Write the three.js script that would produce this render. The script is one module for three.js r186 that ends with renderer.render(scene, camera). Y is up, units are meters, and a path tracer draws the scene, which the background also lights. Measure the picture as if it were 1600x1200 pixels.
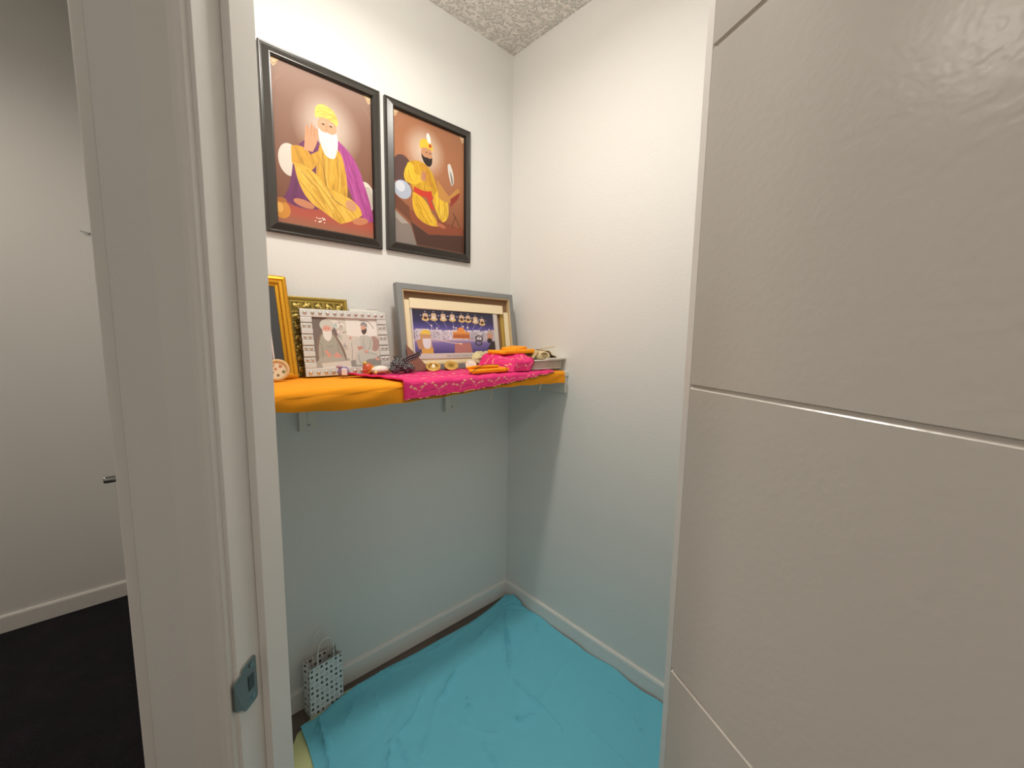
import * as THREE from 'three';
import { RoundedBoxGeometry } from 'three/addons/geometries/RoundedBoxGeometry.js';
import { mergeGeometries } from 'three/addons/utils/BufferGeometryUtils.js';
import { RectAreaLightUniformsLib } from 'three/addons/lights/RectAreaLightUniformsLib.js';
RectAreaLightUniformsLib.init();

// ------------------------------------------------------------------ camera
const scene = new THREE.Scene();
scene.background = new THREE.Color(0x000000);
const F = 634.654, YAW = 0.7510, PITCH = -0.1170, ROLL = 0.0159;
const EYE = new THREE.Vector3(-1.3516, 1.3422, 1.4707);
const camera = new THREE.PerspectiveCamera(2 * Math.atan(600 / F) * 180 / Math.PI, 4 / 3, 0.02, 30);
const fwd = new THREE.Vector3(Math.sin(YAW) * Math.cos(PITCH), Math.sin(PITCH), -Math.cos(YAW) * Math.cos(PITCH));
const rt0 = new THREE.Vector3(Math.cos(YAW), 0, Math.sin(YAW)), up0 = new THREE.Vector3().crossVectors(rt0, fwd);
const right = rt0.clone().multiplyScalar(Math.cos(ROLL)).addScaledVector(up0, Math.sin(ROLL));
const upv = rt0.clone().multiplyScalar(-Math.sin(ROLL)).addScaledVector(up0, Math.cos(ROLL));
camera.position.copy(EYE);
camera.quaternion.setFromRotationMatrix(new THREE.Matrix4().makeBasis(right, upv, fwd.clone().negate()));
scene.add(camera);
// a photo pixel (1600 x 1200) met with a plane of the room: axis 0 = x, 1 = y, 2 = z
function hit(px, py, axis, v) {
  const d = fwd.clone().addScaledVector(right, (px - 800) / F).addScaledVector(upv, -(py - 600) / F);
  const a = ['x', 'y', 'z'][axis], t = (v - EYE[a]) / d[a];
  return EYE.clone().addScaledVector(d, t);
}

// ------------------------------------------------------------------ light
const renderer = new THREE.WebGLRenderer();
renderer.toneMapping = THREE.LinearToneMapping;
renderer.toneMappingExposure = 1.08;
renderer.shadowMap.enabled = true;
const CLOSET_LAMP = [-0.82, 2.6, 0.62], CLOSET_POWER = 240, CLOSET_GLOW = 0.32;  // lamp out of view; its spread is chosen to light closet walls and ceiling
const UNSEEN_HALL_LAMPS = [[-2.5, 2.8, -0.6, 4.6, 'unseen round recessed ceiling light near the far hall wall']];  // out of view, placed for the sheen on the open door
const UNSEEN_PANEL = [-2.25, 2.8, 2.35], UNSEEN_PANEL_POWER = 5.6;        // unseen hall light behind the viewer, placed to brighten the closet's lower walls
const HALL_COLOR = new THREE.Color(1.0, 0.9, 0.79), CLOSET_COLOR = new THREE.Color(1.0, 0.955, 0.87);

// ------------------------------------------------------------------ helpers
const H = 2.6, HH = 2.8;                                     // ceiling height
let seed = 7;
const rnd = () => { seed = (seed * 1664525 + 1013904223) >>> 0; return seed / 4294967296; };
const used = {};
function numbered(n) { if (!(n in used)) { used[n] = 0; return n; } used[n]++; return n + '_' + String(used[n]).padStart(3, '0'); }
function add(o, name, parent = scene) {
  o.name = parent === scene ? numbered(name) : name;
  o.traverse((m) => { if (m.isMesh) { m.castShadow = true; m.receiveShadow = true; } });
  parent.add(o); return o;
}
const mesh = (name, geo, mat, parent = scene) => add(new THREE.Mesh(geo, mat), name, parent);
function tag(o, label, category, group) { o.userData.label = label; o.userData.category = category; if (group) o.userData.group = group; return o; }
function struct(o, label, category) { o.userData.kind = 'structure'; if (label) { o.userData.label = label; o.userData.category = category; } return o; }
function thing(name, label, category, pos = [0, 0, 0], ry = 0, group) {
  const g = new THREE.Group(); add(g, name); g.position.set(...pos); g.rotation.y = ry; return tag(g, label, category, group);
}
// uv in metres by the side each triangle faces
function metricUV(g) {
  g = g.index ? g.toNonIndexed() : g;
  const p = g.attributes.position, n = new THREE.Vector3(), a = new THREE.Vector3(), b = new THREE.Vector3(), c = new THREE.Vector3(), uv = new Float32Array(p.count * 2);
  for (let i = 0; i < p.count; i += 3) {
    a.fromBufferAttribute(p, i); b.fromBufferAttribute(p, i + 1); c.fromBufferAttribute(p, i + 2);
    n.crossVectors(b.clone().sub(a), c.clone().sub(a)); const ax = Math.abs(n.x), ay = Math.abs(n.y), az = Math.abs(n.z);
    [a, b, c].forEach((q, k) => {
      const [u, v] = ay >= ax && ay >= az ? [q.x, q.z] : ax >= az ? [q.z, q.y] : [q.x, q.y];
      uv[(i + k) * 2] = u; uv[(i + k) * 2 + 1] = v;
    });
  }
  g.setAttribute('uv', new THREE.BufferAttribute(uv, 2)); return g;
}
const plain = (g) => { g = g.index ? g.toNonIndexed() : g; for (const k of Object.keys(g.attributes)) if (!['position', 'normal', 'uv'].includes(k)) g.deleteAttribute(k); return g; };
const join = (list) => mergeGeometries(list.map(plain));
function box(x0, x1, y0, y1, z0, z1) { const g = new THREE.BoxGeometry(x1 - x0, y1 - y0, z1 - z0); g.translate((x0 + x1) / 2, (y0 + y1) / 2, (z0 + z1) / 2); return metricUV(g); }
function rbox(x0, x1, y0, y1, z0, z1, r = 0.002, s = 2) { const g = new RoundedBoxGeometry(x1 - x0, y1 - y0, z1 - z0, s, r); g.translate((x0 + x1) / 2, (y0 + y1) / 2, (z0 + z1) / 2); return metricUV(plain(g)); }
// a profile in (a, b) swept straight along an axis by length: extruded along +z
function prism(pts, len) { const s = new THREE.Shape(pts.map(([x, y]) => new THREE.Vector2(x, y))); return new THREE.ExtrudeGeometry(s, { depth: len, bevelEnabled: false }); }
function tube(pts, r, seg = 40, rs = 8) { return new THREE.TubeGeometry(new THREE.CatmullRomCurve3(pts.map((q) => (q.isVector3 ? q : new THREE.Vector3(...q)))), seg, r, rs); }
// sheet of cloth with thickness; fn(u, v) -> [x, y, z]; uv scaled to metres by (lu, lv)
function sheet(fn, nu, nv, t = 0.0015, lu = 1, lv = 1) {
  const P = [], N = [], U = [], I = [], W = nu + 1;
  const at = (u, v) => new THREE.Vector3(...fn(u, v));
  for (let j = 0; j <= nv; j++) for (let i = 0; i <= nu; i++) P.push(at(i / nu, j / nv));
  const id = (i, j) => Math.min(nv, Math.max(0, j)) * W + Math.min(nu, Math.max(0, i));
  for (let j = 0; j <= nv; j++) for (let i = 0; i <= nu; i++) {
    const du = P[id(i + 1, j)].clone().sub(P[id(i - 1, j)]), dv = P[id(i, j + 1)].clone().sub(P[id(i, j - 1)]);
    N.push(dv.cross(du).normalize()); U.push(i / nu * lu, (1 - j / nv) * lv);
  }
  const pos = [], nor = [], uv = [], M = P.length;
  for (let s = 0; s < 2; s++) for (let k = 0; k < M; k++) {
    const q = P[k].clone().addScaledVector(N[k], s ? -t : 0), n = s ? N[k].clone().negate() : N[k];
    pos.push(q.x, q.y, q.z); nor.push(n.x, n.y, n.z); uv.push(U[2 * k], U[2 * k + 1]);
  }
  for (let j = 0; j < nv; j++) for (let i = 0; i < nu; i++) {
    const a = id(i, j), b = id(i + 1, j), c = id(i, j + 1), d = id(i + 1, j + 1);
    I.push(a, c, b, b, c, d); I.push(a + M, b + M, c + M, b + M, d + M, c + M);
  }
  for (let i = 0; i < nu; i++) { for (const j of [0, nv]) { const a = id(i, j), b = id(i + 1, j); j ? I.push(a, a + M, b, b, a + M, b + M) : I.push(a, b, a + M, b, b + M, a + M); } }
  for (let j = 0; j < nv; j++) { for (const i of [0, nu]) { const a = id(i, j), b = id(i, j + 1); i ? I.push(a, b, a + M, b, b + M, a + M) : I.push(a, a + M, b, b, a + M, b + M); } }
  const g = new THREE.BufferGeometry();
  g.setAttribute('position', new THREE.Float32BufferAttribute(pos, 3)); g.setAttribute('normal', new THREE.Float32BufferAttribute(nor, 3)); g.setAttribute('uv', new THREE.Float32BufferAttribute(uv, 2)); g.setIndex(I);
  return g;
}
// picture-frame moulding with mitred corners: profile [inset, height] from the outer back edge to the inner lip
function mouldingGeo(w, h, prof) {
  const pos = [], ring = ([t, z]) => [[-w / 2 + t, t, z], [w / 2 - t, t, z], [w / 2 - t, h - t, z], [-w / 2 + t, h - t, z]];
  for (let k = 0; k < prof.length - 1; k++) {
    const A = ring(prof[k]), B = ring(prof[k + 1]);
    for (let i = 0; i < 4; i++) { const j = (i + 1) % 4; pos.push(...A[i], ...A[j], ...B[j], ...A[i], ...B[j], ...B[i]); }
  }
  const g = new THREE.BufferGeometry(); g.setAttribute('position', new THREE.Float32BufferAttribute(pos, 3)); g.computeVertexNormals(); return metricUV(g);
}
// tileable noise
function noiseGrid(n, cells, sd) {
  seed = sd; const out = new Float32Array(n * n); let amp = 1, tot = 0;
  for (const c of cells) {
    const L = new Float32Array(c * c).map(() => rnd());
    for (let y = 0; y < n; y++) for (let x = 0; x < n; x++) {
      const fx = x / n * c, fy = y / n * c, x0 = Math.floor(fx), y0 = Math.floor(fy); let u = fx - x0, v = fy - y0; u = u * u * (3 - 2 * u); v = v * v * (3 - 2 * v);
      const q = (i, j) => L[((y0 + j) % c) * c + (x0 + i) % c];
      out[y * n + x] += amp * ((q(0, 0) * (1 - u) + q(1, 0) * u) * (1 - v) + (q(0, 1) * (1 - u) + q(1, 1) * u) * v);
    }
    tot += amp; amp *= 0.6;
  }
  return out.map((q) => q / tot);
}
function dataTex(n, f, srgb, rep = 1) {
  const d = new Uint8Array(n * n * 4);
  for (let i = 0; i < n * n; i++) { const c = f(i); d[4 * i] = c[0]; d[4 * i + 1] = c[1]; d[4 * i + 2] = c[2]; d[4 * i + 3] = 255; }
  const t = new THREE.DataTexture(d, n, n); t.wrapS = t.wrapT = THREE.RepeatWrapping; t.magFilter = THREE.LinearFilter; t.minFilter = THREE.LinearFilter; t.repeat.set(rep, rep);
  if (srgb) t.colorSpace = THREE.SRGBColorSpace; t.needsUpdate = true; return t;
}
const grey = (g, lo = 0, hi = 1) => (i) => { const v = 255 * Math.min(1, Math.max(0, (g[i] - lo) / (hi - lo))); return [v, v, v]; };
function paint(w, h, fn) {
  const c = document.createElement('canvas'); c.width = w; c.height = h; fn(c.getContext('2d'), w, h);
  const t = new THREE.CanvasTexture(c); t.colorSpace = THREE.SRGBColorSpace; t.anisotropy = 4; return t;
}
const std = (color, roughness = 0.6, o = {}) => new THREE.MeshStandardMaterial({ color, roughness, ...o });

// ------------------------------------------------------------------ materials
const gFine = noiseGrid(512, [64, 128], 11), gPop = noiseGrid(512, [40, 90, 170], 23), gSoft = noiseGrid(512, [10, 22, 60, 150], 31), gPeel = noiseGrid(512, [50, 100], 41);
const peel = dataTex(512, grey(gPeel, 0.25, 0.75), false, 3.2);       // roller stipple, about 6 mm
const rollerBump = dataTex(512, grey(gFine, 0.2, 0.8), false, 2.5);
const popBump = dataTex(512, (i) => { const v = 255 * Math.pow(Math.min(1, Math.max(0, (gPop[i] - 0.46) / 0.26)), 0.8); return [v, v, v]; }, false, 2.6);
const M = {
  wall: std(new THREE.Color().setRGB(0.82, 0.812, 0.785), 0.62, { bumpMap: rollerBump, bumpScale: 0.00015 }),
  ceiling: std(new THREE.Color().setRGB(0.86, 0.84, 0.78), 0.9, { bumpMap: popBump, bumpScale: 0.007 }),
  trim: std(new THREE.Color().setRGB(0.85, 0.825, 0.79), 0.4),
  doorPaint: std(new THREE.Color().setRGB(0.76, 0.72, 0.67), 0.24, { bumpMap: peel, bumpScale: 0.00008 }),
  steel: std(0x9a9c9c, 0.3, { metalness: 1 }),
  zinc: std(0x8a8f8d, 0.42, { metalness: 0.75 }),
  black: std(0x1d1a18, 0.32),
  blackGrey: std(0x3a3733, 0.3),
  gold: std(0xd9a02c, 0.34, { metalness: 0.75 }),
  oldGold: std(0xa68d45, 0.4, { metalness: 0.7 }),
  brass: std(0xd2b565, 0.36, { metalness: 0.6 }),
  silver: std(0xdad8d4, 0.36, { metalness: 0.3 }),
  silverStud: std(0xd6d4d0, 0.16, { metalness: 0.9 }),
  cream: std(0xf3e6c2, 0.75),
  white: std(0xece8df, 0.55),
  pages: std(0xcfc5b8, 0.9),
};
const weave = dataTex(256, (() => { const g = noiseGrid(256, [128], 51); return (i) => { const x = i % 256, y = (i / 256) | 0, v = 120 + 60 * Math.sin(x * Math.PI / 2) * Math.sin(y * Math.PI / 2) + 60 * (g[i] - 0.5); return [v, v, v]; }; })(), false, 12);
const fabric = (c, o = {}) => new THREE.MeshPhysicalMaterial({ color: c, roughness: 0.9, sheen: 0.25, sheenRoughness: 0.6, sheenColor: new THREE.Color(c), bumpMap: weave, bumpScale: 0.0002, side: THREE.DoubleSide, ...o });
M.blue = fabric(0x74cde4, { sheen: 0 });
M.yellowSheet = fabric(0xd8dca0);
M.orange = fabric(0xffa20a, { sheen: 0 });

// ------------------------------------------------------------------ the room
// the closet is a corner room: photo wall on z = 0, side wall on x = 0, doorway in a wall set at 45 degrees
const O = new THREE.Vector3(-1.267, 0, 0.813), W45 = -Math.PI / 4, OPEN = 0.643;   // local x runs along the doorway wall, local z towards the hall
struct(mesh('wall_back', box(-1.26, 0.1, 0, HH, -0.1, 0), M.wall), 'pale grey painted wall behind the shelf and portraits', 'wall');
struct(mesh('wall_right', box(0, 0.1, 0, HH, 0, 1.37), M.wall), 'pale grey painted side wall at the shelf end', 'wall');
{
  const s = new THREE.Shape([[0.05, -0.05], [-1.3, -0.05], [-1.3, 0.724], [-0.655, 1.369], [0.05, 1.37]].map(([x, z]) => new THREE.Vector2(x, -z))), g = new THREE.ExtrudeGeometry(s, { depth: HH - H, bevelEnabled: false }); g.rotateX(-Math.PI / 2); g.translate(0, H, 0);
  struct(mesh('ceiling', metricUV(g), M.ceiling), 'off-white closet ceiling with a rough stipple finish', 'ceiling');
  struct(mesh('ceiling_hall', box(-3.2, 0.1, HH, HH + 0.1, -1.39, 3.1), M.ceiling), 'off-white hall ceiling with a rough stipple finish', 'ceiling');
}
{
  const s = new THREE.Shape([[-0.132, 0], [-0.02, 0], [-0.02, 2.07], [OPEN + 0.02, 2.07], [OPEN + 0.02, 0], [0.775, 0], [0.775, HH], [-0.132, HH]].map((q) => new THREE.Vector2(...q)));
  const half = (name, z0, z1, m, label) => { const g = new THREE.ExtrudeGeometry(s, { depth: z1 - z0, bevelEnabled: false }); g.translate(0, 0, z0); const o = struct(mesh(name, metricUV(g), m), label, 'wall'); o.position.copy(O); o.rotation.y = W45; };
  half('wall_front', -0.0412, 0.010, M.wall, 'angled doorway wall around the open door'); half('wall_front_inside', -0.0923, -0.0412, M.wall, 'closet face of the angled doorway wall');
}
// wall between closet and hall on the left, with the second door in it
struct(mesh('wall_left', join([box(-1.367, -1.27, 0, HH, 0.65, 0.727), box(-1.367, -1.27, 2.05, HH, -0.01, 0.65), box(-1.367, -1.27, 0, HH, -1.29, -0.01)]), M.wall), 'grey wall dividing closet and hall', 'wall');
struct(mesh('wall_left_inside', box(-1.27, -1.26, 0, HH, 0, 0.74), M.wall), 'closet face of the dividing wall', 'wall');
struct(mesh('wall_near', box(-0.73, 0.1, 0, HH, 1.38, 1.47), M.wall), 'grey hall wall beside the open door', 'wall');
struct(mesh('wall_near_inside', box(-0.66, 0, 0, HH, 1.37, 1.38), M.wall), 'closet face of the wall beside the door', 'wall');
struct(mesh('wall_hall_far', box(-3.2, -1.27, 0, HH, -1.39, -1.29), M.wall), 'dim grey hall wall behind the dark carpet', 'wall');
struct(mesh('wall_hall_left', box(-3.3, -3.2, 0, HH, -1.39, 3.1), M.wall), 'grey hall wall along the carpet', 'wall');
struct(mesh('wall_hall_near', box(-3.2, 0.1, 0, HH, 3.0, 3.1), M.wall), 'grey hall wall behind the viewer', 'wall');
struct(mesh('wall_hall_right', box(0, 0.1, 0, HH, 1.47, 3.0), M.wall), 'grey hall wall past the door', 'wall');
{ // dark carpet in the hall, vinyl planks in the closet
  const n = noiseGrid(512, [12, 60, 256], 61), m = noiseGrid(512, [7, 15], 62);
  const col = dataTex(512, (i) => { const v = 7 + 17 * n[i], pu = Math.max(0, m[i] - 0.5) * 36; return [v + pu * 1.1, v * 0.86, v + 7 + pu * 0.5]; }, true, 1.4);
  const bump = dataTex(512, grey(noiseGrid(512, [180, 256], 63), 0.2, 0.8), false, 2.5);
  struct(mesh('floor_hall', box(-3.2, 0.1, -0.06, -0.008, -1.39, 3.1), std(0xffffff, 1, { map: col, bumpMap: bump, bumpScale: 0.006 })), 'near-black hall carpet with a purple cast', 'carpet');
  const f = struct(add(new THREE.Group(), 'floor'), 'grey-brown vinyl plank floor under the blue sheet', 'floor');
  const g2 = noiseGrid(512, [4, 9, 30], 71);
  const tones = [0x6a5d54, 0x62564e, 0x71635a].map((c) => { const q = new THREE.Color(c); const t = dataTex(256, (i) => { const x = i % 256, y = (i / 256) | 0, v = 0.82 + 0.36 * g2[((y * 2) % 512) * 512 + ((x / 6) | 0)]; return [q.r, q.g, q.b].map((k) => 255 * Math.min(1, Math.pow(k, 1 / 2.2) * v)); }, true, 2); return std(0xffffff, 0.5, { map: t }); });
  for (let k = 0; k < 8; k++) {                                     // planks run along the photo wall
    const z0 = k * 0.16, z1 = Math.min(z0 + 0.1585, 1.35), xl = Math.max(-1.27, z0 - 1.95), cut = -0.45 - 0.5 * ((k * 0.37) % 1);
    const a = Math.max(xl, -1.27);
    if (cut > a + 0.1) { mesh('plank', rbox(a, cut - 0.0007, -0.008, 0, z0 + 0.0003, z1, 0.0006, 1), tones[k % 3], f); mesh('plank', rbox(cut + 0.0007, -0.001, -0.008, 0, z0 + 0.0003, z1, 0.0006, 1), tones[(k + 1) % 3], f); }
    else mesh('plank', rbox(a, -0.001, -0.008, 0, z0 + 0.0003, z1, 0.0006, 1), tones[k % 3], f);
  }
}
{ // baseboards: flat board with an eased top edge
  const prof = [[0, 0], [0.012, 0], [0.012, 0.069], [0.009, 0.0765], [0, 0.0775]];
  const run = (name, len, pos, ry, label) => { const g = prism(prof, len); const o = struct(mesh(name, metricUV(g), M.trim), label, 'baseboard'); o.position.set(...pos); o.rotation.y = ry; return o; };
  run('baseboard_back', 1.27, [-0.0, 0, 0], -Math.PI / 2, 'white baseboard along the photo wall');
  run('baseboard_right', 1.37, [0, 0, 1.37], Math.PI, 'white baseboard along the shelf-end wall');
  run('baseboard_hall', 1.9, [-1.3, -0.006, -1.29], -Math.PI / 2, 'off-white baseboard above the dark carpet');
}
// ------------------------------------------------------------------ doorway lining, casing and strike
{
  const t = struct(add(new THREE.Group(), 'trim_1'), 'white door lining with stop and flat casing', 'door frame'); t.position.copy(O); t.rotation.y = W45;
  const lj = mesh('jamb', rbox(-0.02, 0, 0, 2.05, -0.0923, 0.010, 0.0012), M.trim, t);
  mesh('jamb', rbox(OPEN, OPEN + 0.02, 0, 2.05, -0.0923, 0.010, 0.0012), M.trim, t);
  mesh('head_jamb', rbox(-0.02, OPEN + 0.02, 2.05, 2.07, -0.0923, 0.010, 0.0012), M.trim, t);
  mesh('stop', rbox(0, 0.012, 0, 2.05, -0.0923, -0.0388, 0.0015), M.trim, t);
  mesh('stop', rbox(OPEN - 0.012, OPEN, 0, 2.05, -0.06, -0.0388, 0.0015), M.trim, t);
  mesh('stop', rbox(0.012, OPEN - 0.012, 2.038, 2.05, -0.0923, -0.0388, 0.0015), M.trim, t);
  const cas = [[0.005, 0.010], [0.0595, 0.010], [0.0595, 0.022], [0.057, 0.0245], [0.018, 0.025], [0.012, 0.0235], [0.0085, 0.0205], [0.005, 0.0195]];   // eased inner edge
  for (const sx of [-1, 1]) {
    let g = prism(cas.map(([a, b]) => [a, b]), 2.105); g.rotateX(-Math.PI / 2);   // (a, b, d) -> (a, d, -b)
    const q = g.attributes.position; for (let i = 0; i < q.count; i++) q.setXYZ(i, q.getX(i), q.getY(i), -q.getZ(i));
    if (sx < 0) for (let i = 0; i < q.count; i++) q.setX(i, -q.getX(i)); else for (let i = 0; i < q.count; i++) q.setX(i, q.getX(i) + OPEN);
    if (sx > 0) { const a = q.array; for (let i = 0; i < q.count; i += 3) for (let k = 0; k < 3; k++) { const s = a[3 * i + 3 + k]; a[3 * i + 3 + k] = a[3 * i + 6 + k]; a[3 * i + 6 + k] = s; } }
    g.computeVertexNormals(); mesh('casing', metricUV(g), M.trim, t);
  }
  mesh('casing', rbox(-0.0595, OPEN + 0.0595, 2.055, 2.11, 0.010, 0.025, 0.002), M.trim, t);
  // strike plate let into the jamb, its lip curling round the hall edge
  const yc = 0.822, sh = new THREE.Shape(); const z0 = 0.017, z1 = -0.026, hh = 0.0355, lip = 0.024;   // z to the hall
  sh.moveTo(z1, -hh + 0.006); sh.quadraticCurveTo(z1, -hh, z1 + 0.006, -hh); sh.lineTo(-0.004, -hh); sh.quadraticCurveTo(0.002, -hh, 0.005, -lip - 0.004); sh.quadraticCurveTo(z0, -lip, z0, -lip + 0.008);
  sh.lineTo(z0, lip - 0.008); sh.quadraticCurveTo(z0, lip, 0.005, lip + 0.004); sh.quadraticCurveTo(0.002, hh, -0.004, hh); sh.lineTo(z1 + 0.006, hh); sh.quadraticCurveTo(z1, hh, z1, hh - 0.006); sh.closePath();
  
  const g = new THREE.ExtrudeGeometry(sh, { depth: 0.0012, bevelEnabled: true, bevelSize: 0.0006, bevelThickness: 0.0005, bevelSegments: 2 });
  g.rotateY(-Math.PI / 2); { const q = g.attributes.position; for (let i = 0; i < q.count; i++) { const zz = q.getZ(i); const bend = Math.max(0, zz - 0.004); q.setX(i, -q.getX(i) * -1 - bend * bend * 22); } }
  g.computeVertexNormals(); g.translate(0.0022, yc, 0);
  const sp = mesh('strike_plate', g, M.zinc, lj); sp.userData.label = 'worn zinc strike plate';
  { const ps = rbox(0.0021, 0.0031, yc - 0.012, yc + 0.012, -0.020, -0.008, 0.0004, 1); mesh('dark_latch_patch', ps, std(0x565c5e, 0.5, { metalness: 0.8 }), lj); }  // same zinc made darker: the recess shade is put into its colour
  for (const sy of [-1, 1]) { const c = new THREE.CylinderGeometry(0.0042, 0.0042, 0.0016, 16); c.rotateZ(Math.PI / 2); c.translate(0.0026, yc + sy * 0.0255, -0.0165); mesh('strike_screw', c, M.steel, lj); }
}
// ------------------------------------------------------------------ the open door
{
  const pin = [-0.8263, 0, 1.2818];
  const d = add(new THREE.Group(), 'door_1'); d.position.set(...pin); d.rotation.y = Math.atan2(-0.891, -0.454);
  struct(d, 'open off-white slab door with thin horizontal grooves', 'door');
  const gy = [0.175, 0.546, 0.917, 1.287, 1.658], y0 = 0.012, y1 = 2.042, zf = 0.045, zb = 0.010, e = 0.0016;
  const pts = [[zb, y0], [zf - e, y0], [zf, y0 + e]];
  for (const y of gy) pts.push([zf, y - 0.0036], [zf - 0.0024, y - 0.0010], [zf - 0.0026, y + 0.0008], [zf - 0.0022, y + 0.0014], [zf, y + 0.0022]);
  pts.push([zf, y1 - e], [zf - e, y1], [zb, y1]);
  const g = prism(pts, 0.634); g.rotateY(Math.PI / 2);            // (z, y, x) : profile x -> -z, depth -> +x
  { const q = g.attributes.position; for (let i = 0; i < q.count; i++) q.setXYZ(i, q.getX(i) + 0.003, q.getY(i), -q.getZ(i)); const a = q.array; for (let i = 0; i < q.count; i += 3) for (let k = 0; k < 3; k++) { const s = a[3 * i + 3 + k]; a[3 * i + 3 + k] = a[3 * i + 6 + k]; a[3 * i + 6 + k] = s; } g.computeVertexNormals(); }
  mesh('door_slab', metricUV(g), M.doorPaint, d);
  for (const y of [0.25, 1.03, 1.8]) { const c = new THREE.CylinderGeometry(0.006, 0.006, 0.089, 16); c.translate(0, y, 0.002); mesh('hinge', c, M.steel, d); }
  for (const sz of [0, 1]) { const z = sz ? zf : zb, k = sz ? 1 : -1; const r = new THREE.CylinderGeometry(0.026, 0.027, 0.008, 32); r.rotateX(Math.PI / 2); r.translate(0.575, 0.9, z + k * 0.004); const h = mesh('handle_rose', r, M.steel, d);
    mesh('lever', tube([[0.575, 0.9, z + k * 0.006], [0.575, 0.9, z + k * 0.045], [0.56, 0.9, z + k * 0.052], [0.47, 0.9, z + k * 0.052]], 0.008, 40, 12), M.steel, h); }
}
// ------------------------------------------------------------------ second door, seen edge-on past the wall corner
{
  const d = struct(add(new THREE.Group(), 'door_2'), 'closed white hall door with casing and a steel lever', 'door');
  mesh('door_slab', rbox(-1.362, -1.327, 0.0, 2.03, -0.007, 0.647, 0.0015), M.trim, d);
  for (const [z0, z1] of [[0.655, 0.7165], [-0.0765, -0.015]]) mesh('casing', rbox(-1.3805, -1.367, -0.008, 2.11, z0, z1, 0.002), M.trim, d);
  mesh('casing', rbox(-1.3805, -1.367, 2.055, 2.11, -0.015, 0.655, 0.002), M.trim, d);
  const r = new THREE.CylinderGeometry(0.026, 0.027, 0.008, 32); r.rotateZ(Math.PI / 2); r.translate(-1.366, 0.965, 0.05);
  const h = mesh('handle_rose', r, M.steel, d);
  mesh('knob_stem', new THREE.LatheGeometry([[0.0001, 0], [0.0075, 0], [0.0085, 0.002], [0.0085, 0.058], [0.0078, 0.061], [0.006, 0.0625], [0.0001, 0.0625]].map((q) => new THREE.Vector2(...q)), 24).rotateZ(Math.PI / 2).translate(-1.366, 0.965, 0.05), M.steel, h);
}
// scar and nail left in the far hall wall
{
  const p0 = hit(137.5, 364, 2, -1.289);
  const t = thing('wall_nail', 'tiny bent nail sticking out of the hall wall', 'nail', [p0.x, p0.y, -1.29]);
  mesh('shank', tube([[0.012, -0.004, -0.004], [0.006, -0.003, 0.004], [-0.012, 0.001, 0.008], [-0.024, 0.004, 0.008]], 0.0015, 24, 8), M.zinc, t);
  mesh('nail_head', new THREE.SphereGeometry(0.0045, 12, 8).scale(1.6, 0.8, 1).translate(0.004, -0.003, 0.006), M.zinc, t);
}
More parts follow.
